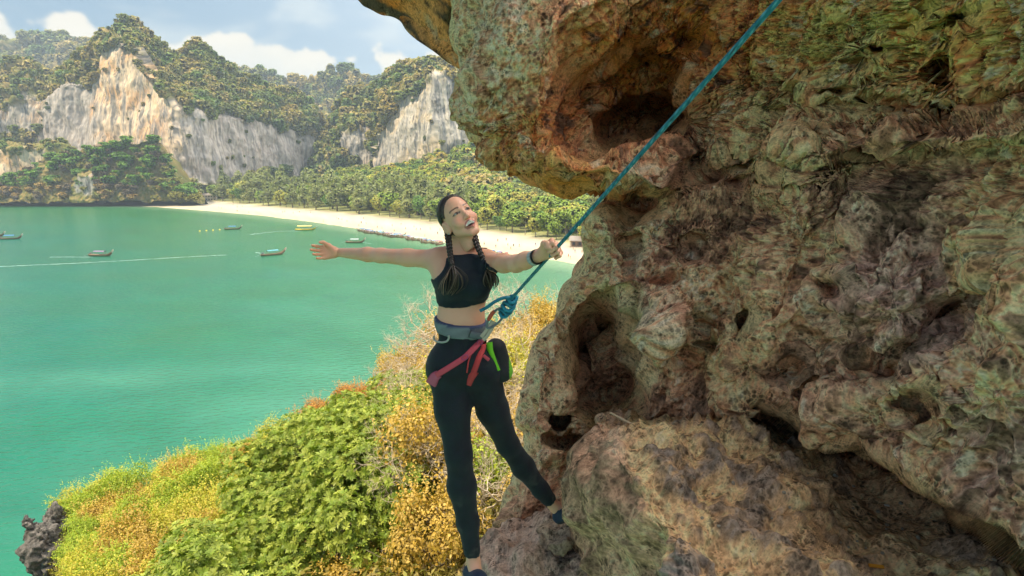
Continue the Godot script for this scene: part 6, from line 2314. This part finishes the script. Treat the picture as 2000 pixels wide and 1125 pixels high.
func make_house(called: String, label: String, p: Vector3, size: Vector3, wall: Vector3, roof: Vector3, turn: float, storeys: int, hip := 0.5) -> void:
	var o := thing(called, label, "house", p, turn)
	obj("wall", box_mesh(size, wall), M.paint, o).position = Vector3(0, size.y * 0.5, 0)
	var st := SurfaceTool.new()
	st.begin(Mesh.PRIMITIVE_TRIANGLES)
	var prism := PrismMesh.new()
	prism.size = Vector3(size.z * 1.25, size.y * 0.42 / storeys + 0.8, size.x * 1.15)
	st.append_from(prism, 0, Transform3D(Basis(Vector3.UP, PI / 2), Vector3.ZERO))
	var a := st.commit().surface_get_arrays(0)
	var c := PackedColorArray()
	for i in a[Mesh.ARRAY_VERTEX].size(): c.append(Color(roof.x, roof.y, roof.z))
	obj("roof", array_mesh(a[Mesh.ARRAY_VERTEX], a[Mesh.ARRAY_NORMAL], c, a[Mesh.ARRAY_INDEX]), M.paint, o).position = Vector3(0, size.y + prism.size.y * 0.5 + 0.003, 0)
	var n := int(size.x / 3.0)
	var h := size.y / storeys
	var wm := box_mesh(Vector3(1.3, h * 0.48, 0.12), Vector3(0.05, 0.06, 0.07))
	for s in storeys:
		for i in n:
			obj("door" if s == 0 and i == n / 2 else "window", wm, M.metal if false else M.paint, o).position = Vector3((i + 0.5) / n * size.x - size.x * 0.5, h * (s + 0.52), size.z * 0.5 + 0.03)
	var slab := box_mesh(Vector3(size.x * 1.04, 0.2, 1.8), wall * 0.9)
	var pm := box_mesh(Vector3(0.25, h, 0.25), wall)
	for s in storeys:
		obj("veranda_roof", slab, M.paint, o).position = Vector3(0, h * (s + 1) - 0.25, size.z * 0.5 + 0.95)
		for i in n + 1: obj("column", pm, M.paint, o).position = Vector3((i / float(n) - 0.5) * size.x, h * (s + 0.5) - 0.35, size.z * 0.5 + 1.7)

func make_shore_things() -> void:
	make_house("villa", "pale two-storey villa with columns behind the far end of the beach", back_at(404) + INLAND * 5.0, Vector3(15, 7.0, 8), Vector3(0.62, 0.58, 0.50), Vector3(0.24, 0.20, 0.18), 0.25, 2)
	var red := Vector3(0.46, 0.20, 0.10)
	make_house("red_roofed_house", "orange-roofed house among the trees above the right part of the beach", back_at(1052) + INLAND * 75.0, Vector3(22, 5.0, 9), Vector3(0.55, 0.42, 0.30), red, -0.1, 1)
	make_house("grey_roofed_hall", "long grey-roofed hall among the palms behind the beach", back_at(1082) + INLAND * 48.0, Vector3(18, 4.0, 9), Vector3(0.45, 0.42, 0.36), Vector3(0.30, 0.31, 0.32), -0.15, 1)
	make_house("small_red_house", "small red-roofed house between the tall casuarinas", back_at(702) + INLAND * 48.0, Vector3(10, 4.5, 7), Vector3(0.5, 0.4, 0.3), red, 0.1, 1)
	make_house("terracotta_house", "terracotta-roofed house right of her forearm among the palms", back_at(1120) + INLAND * 60.0, Vector3(12, 4.5, 8), Vector3(0.55, 0.45, 0.34), Vector3(0.52, 0.27, 0.16), -0.2, 1)
	make_house("beach_restaurant", "low dark beach restaurant at the edge of the sand beside the rock", back_at(1142) + INLAND * 6.0, Vector3(15, 3.0, 6), Vector3(0.20, 0.14, 0.10), Vector3(0.26, 0.22, 0.19), -0.3, 1)
	var rng := RandomNumberGenerator.new()
	rng.seed = 12
	# dark rocks at the foot of the headland
	var stones := []
	for k in 4: stones.append(lump_mesh(Vector3(1.0, 0.6, 0.8), 40.0 + k, 0.7, Vector3(0.060, 0.055, 0.05), Vector3(0.15, 0.13, 0.11), 26, 18, 1.0))
	for i in 60:
		var x := -20.0 + i * 4.1 + rng.randf_range(-2.0, 2.0)
		var o := obj("shore_rock", stones[i % 4], M.hill)
		var s := rng.randf_range(2.2, 5.5) * (1.0 if x < 180.0 else 0.55)
		var p := at_level(x, 399.0 + (2.0 if x > 200.0 else 0.0) - rng.randf_range(0.0, 3.5), 0.0)
		o.position = p + Vector3(0, s * rng.randf_range(0.1, 0.5), 0)
		o.rotation = Vector3(rng.randf_range(-0.3, 0.3), rng.randf() * TAU, rng.randf_range(-0.3, 0.3))
		o.scale = Vector3(s * rng.randf_range(0.9, 1.6), s, s)
		tag(o, "dark wet rock at the waterline under the headland, " + ("left end" if x < 60.0 else ("middle" if x < 150.0 else "right end")), "rock", "dark rocks along the headland shore")
	# people on the sand
	var suits := [Vector3(0.08, 0.10, 0.25), Vector3(0.5, 0.1, 0.1), Vector3(0.05, 0.05, 0.05), Vector3(0.6, 0.55, 0.5)]
	var kinds := []
	for k in 4:
		var f := Field.new(Vector3(-0.5, -0.1, -0.35), Vector3(0.5, 1.85, 0.35), 0.045)
		for s in [-1.0, 1.0]:
			f.bone(Vector3(0.10 * s, 0.9, 0), Vector3((0.11 + 0.06 * (k % 2)) * s, 0.03, 0.10 * s * (k % 2)), 0.10, 0.06, 0.05)
			f.bone(Vector3(0.19 * s, 1.38, 0), Vector3(0.30 * s, 0.88, 0.12 * (k % 3)), 0.065, 0.05, 0.04)
		f.bone(Vector3(0, 0.95, 0), Vector3(0, 1.36, 0), 0.15, 0.17, 0.06)
		f.bone(Vector3(0, 1.40, 0), Vector3(0, 1.52, 0), 0.07, 0.07, 0.04)
		f.ball(Vector3(0, 1.66, 0), Vector3(0.095, 0.13, 0.11), 0.03)
		var suit: Vector3 = suits[k]
		kinds.append(net_mesh(f, func(p: Vector3, _n: Vector3) -> Color:
			var c := Vector3(0.42, 0.24, 0.15)
			if p.y > 0.55 and p.y < 1.0 or (k % 2 == 0 and p.y >= 1.0 and p.y < 1.42 and absf(p.x) < 0.22): c = suit
			if p.y > 1.70: c = Vector3(0.04, 0.03, 0.02)
			return Color(c.x, c.y, c.z)))
	for i in 64:
		var x := rng.randf_range(420.0, 1150.0)
		var p := shore_at(x).lerp(back_at(x), rng.randf_range(0.05, 0.75))
		var o := obj("person", kinds[i % 4], M.skin)
		o.position = p + Vector3(0, 0.02, 0)
		o.rotation.y = rng.randf() * TAU
		tag(o, "distant beachgoer standing on the pale sand " + beach_place(p), "person", "people on the beach")

func on_ledge(x: float, y: float) -> Vector3:
	var best := Vector3.ZERO
	var near := 1e9
	for v in ledge_points:
		var q := cam_basis.transposed() * (v - EYE)
		if q.z > -0.2: continue
		var d := absf(1000.0 + FOCAL * q.x / -q.z - x) + absf(562.5 - FOCAL * q.y / -q.z - y)
		if d < near:
			near = d
			best = v
	return best

func make_litter() -> void:
	var o := obj("orange_strip", box_mesh(Vector3(0.056, 0.004, 0.013), Vector3(0.75, 0.30, 0.03)), M.paint)
	tag(o, "small orange plastic strip lying on the dirt at the bottom", "litter")
	o.position = on_ledge(1712, 1108) + Vector3(0, 0.012, 0.008)
	o.rotation = Vector3(0.55, -0.12, -0.10)
	var cyl := CylinderMesh.new()
	cyl.top_radius = 0.007
	cyl.bottom_radius = 0.007
	cyl.height = 0.030
	cyl.radial_segments = 14
	var s := obj("grey_stub", cyl, plain(lin(0.36, 0.33, 0.26), 0.8))
	tag(s, "short grey-beige stub lying in the dirt below the dark lip of rock", "litter")
	s.position = on_ledge(1630, 930) + Vector3(0, 0.010, 0.006)
	s.rotation = Vector3(0.3, 0.5, 1.1)
	var l := obj("yellow_leaf", leaf_cloud(600, [[Vector3.ZERO, Vector3(0.006, 0.002, 0.006)]], 3, 0.03, 0.6, [Vector3(0.60, 0.38, 0.08)], 0.2, 2.0), M.leaf)
	tag(l, "curled dry yellow leaf on the dark dirt under the rock lip", "leaf")
	l.position = on_ledge(1762, 946) + Vector3(0, 0.012, 0.006)
	var w := obj("white_scrap", box_mesh(Vector3(0.022, 0.004, 0.008), Vector3(0.62, 0.56, 0.45)), M.paint)
	tag(w, "pale scrap lying in the middle of the dirt floor", "litter")
	w.position = on_ledge(1729, 990) + Vector3(0, 0.010, 0.006)
	w.rotation = Vector3(0.4, -0.2, -0.1)
	var T := Tubes.new()
	var a := on_ledge(1196, 838) + Vector3(0.0, 0.03, -0.12)
	add_tube(T, [at(1192, 806, 2.78), at(1214, 818, 2.74), at(1234, 828, 2.70)], [0.005, 0.006, 0.005], Vector3(0.46, 0.34, 0.22), 7)
	tag(obj("dry_stick", tubes_mesh(T), M.bark), "thin dry stick leaning behind the boulder's top", "stick")
	var rng := RandomNumberGenerator.new()
	rng.seed = 3
	var stones := []
	for k in 3: stones.append(lump_mesh(Vector3(1, 0.7, 0.9), 60.0 + k, 0.6, Vector3(0.36, 0.29, 0.20), Vector3(0.24, 0.2, 0.16), 16, 12, 1.0))
	for i in 46:
		var x := rng.randf_range(1290.0, 1990.0)
		var y := rng.randf_range(930.0, 1115.0)
		var p := on_ledge(x, y)
		var o2 := obj("pebble", stones[i % 3], M.hill)
		o2.position = p + Vector3(0, 0.004, 0)
		var sc := rng.randf_range(0.003, 0.010)
		o2.scale = Vector3.ONE * sc
		o2.rotation.y = rng.randf() * TAU
		tag(o2, "small loose pebble on the dirt of the ledge, " + ("near the orange strip" if absf(x - 1712.0) < 150.0 and y > 1020.0 else ("on the boulder top" if x < 1560.0 else "below the dark rock lip")), "pebble", "pebbles on the ledge")


# ---------------------------------------------------------------- everything in order
func build_setting() -> void:
	var t := Time.get_ticks_msec()
	make_tree_kinds()
	make_sea()
	make_beach()
	make_far_land()
	print("land ", Time.get_ticks_msec() - t)
	t = Time.get_ticks_msec()
	make_slope()
	make_rock_wall()
	make_ledge()
	make_overhang()
	print("rock ", Time.get_ticks_msec() - t)

func build_things() -> void:
	var t := Time.get_ticks_msec()
	make_beach_trees()
	make_near_plants()
	make_pinnacle()
	make_near_stones()
	make_climber()
	make_boats()
	make_shore_things()
	make_litter()
	print("plants ", Time.get_ticks_msec() - t)
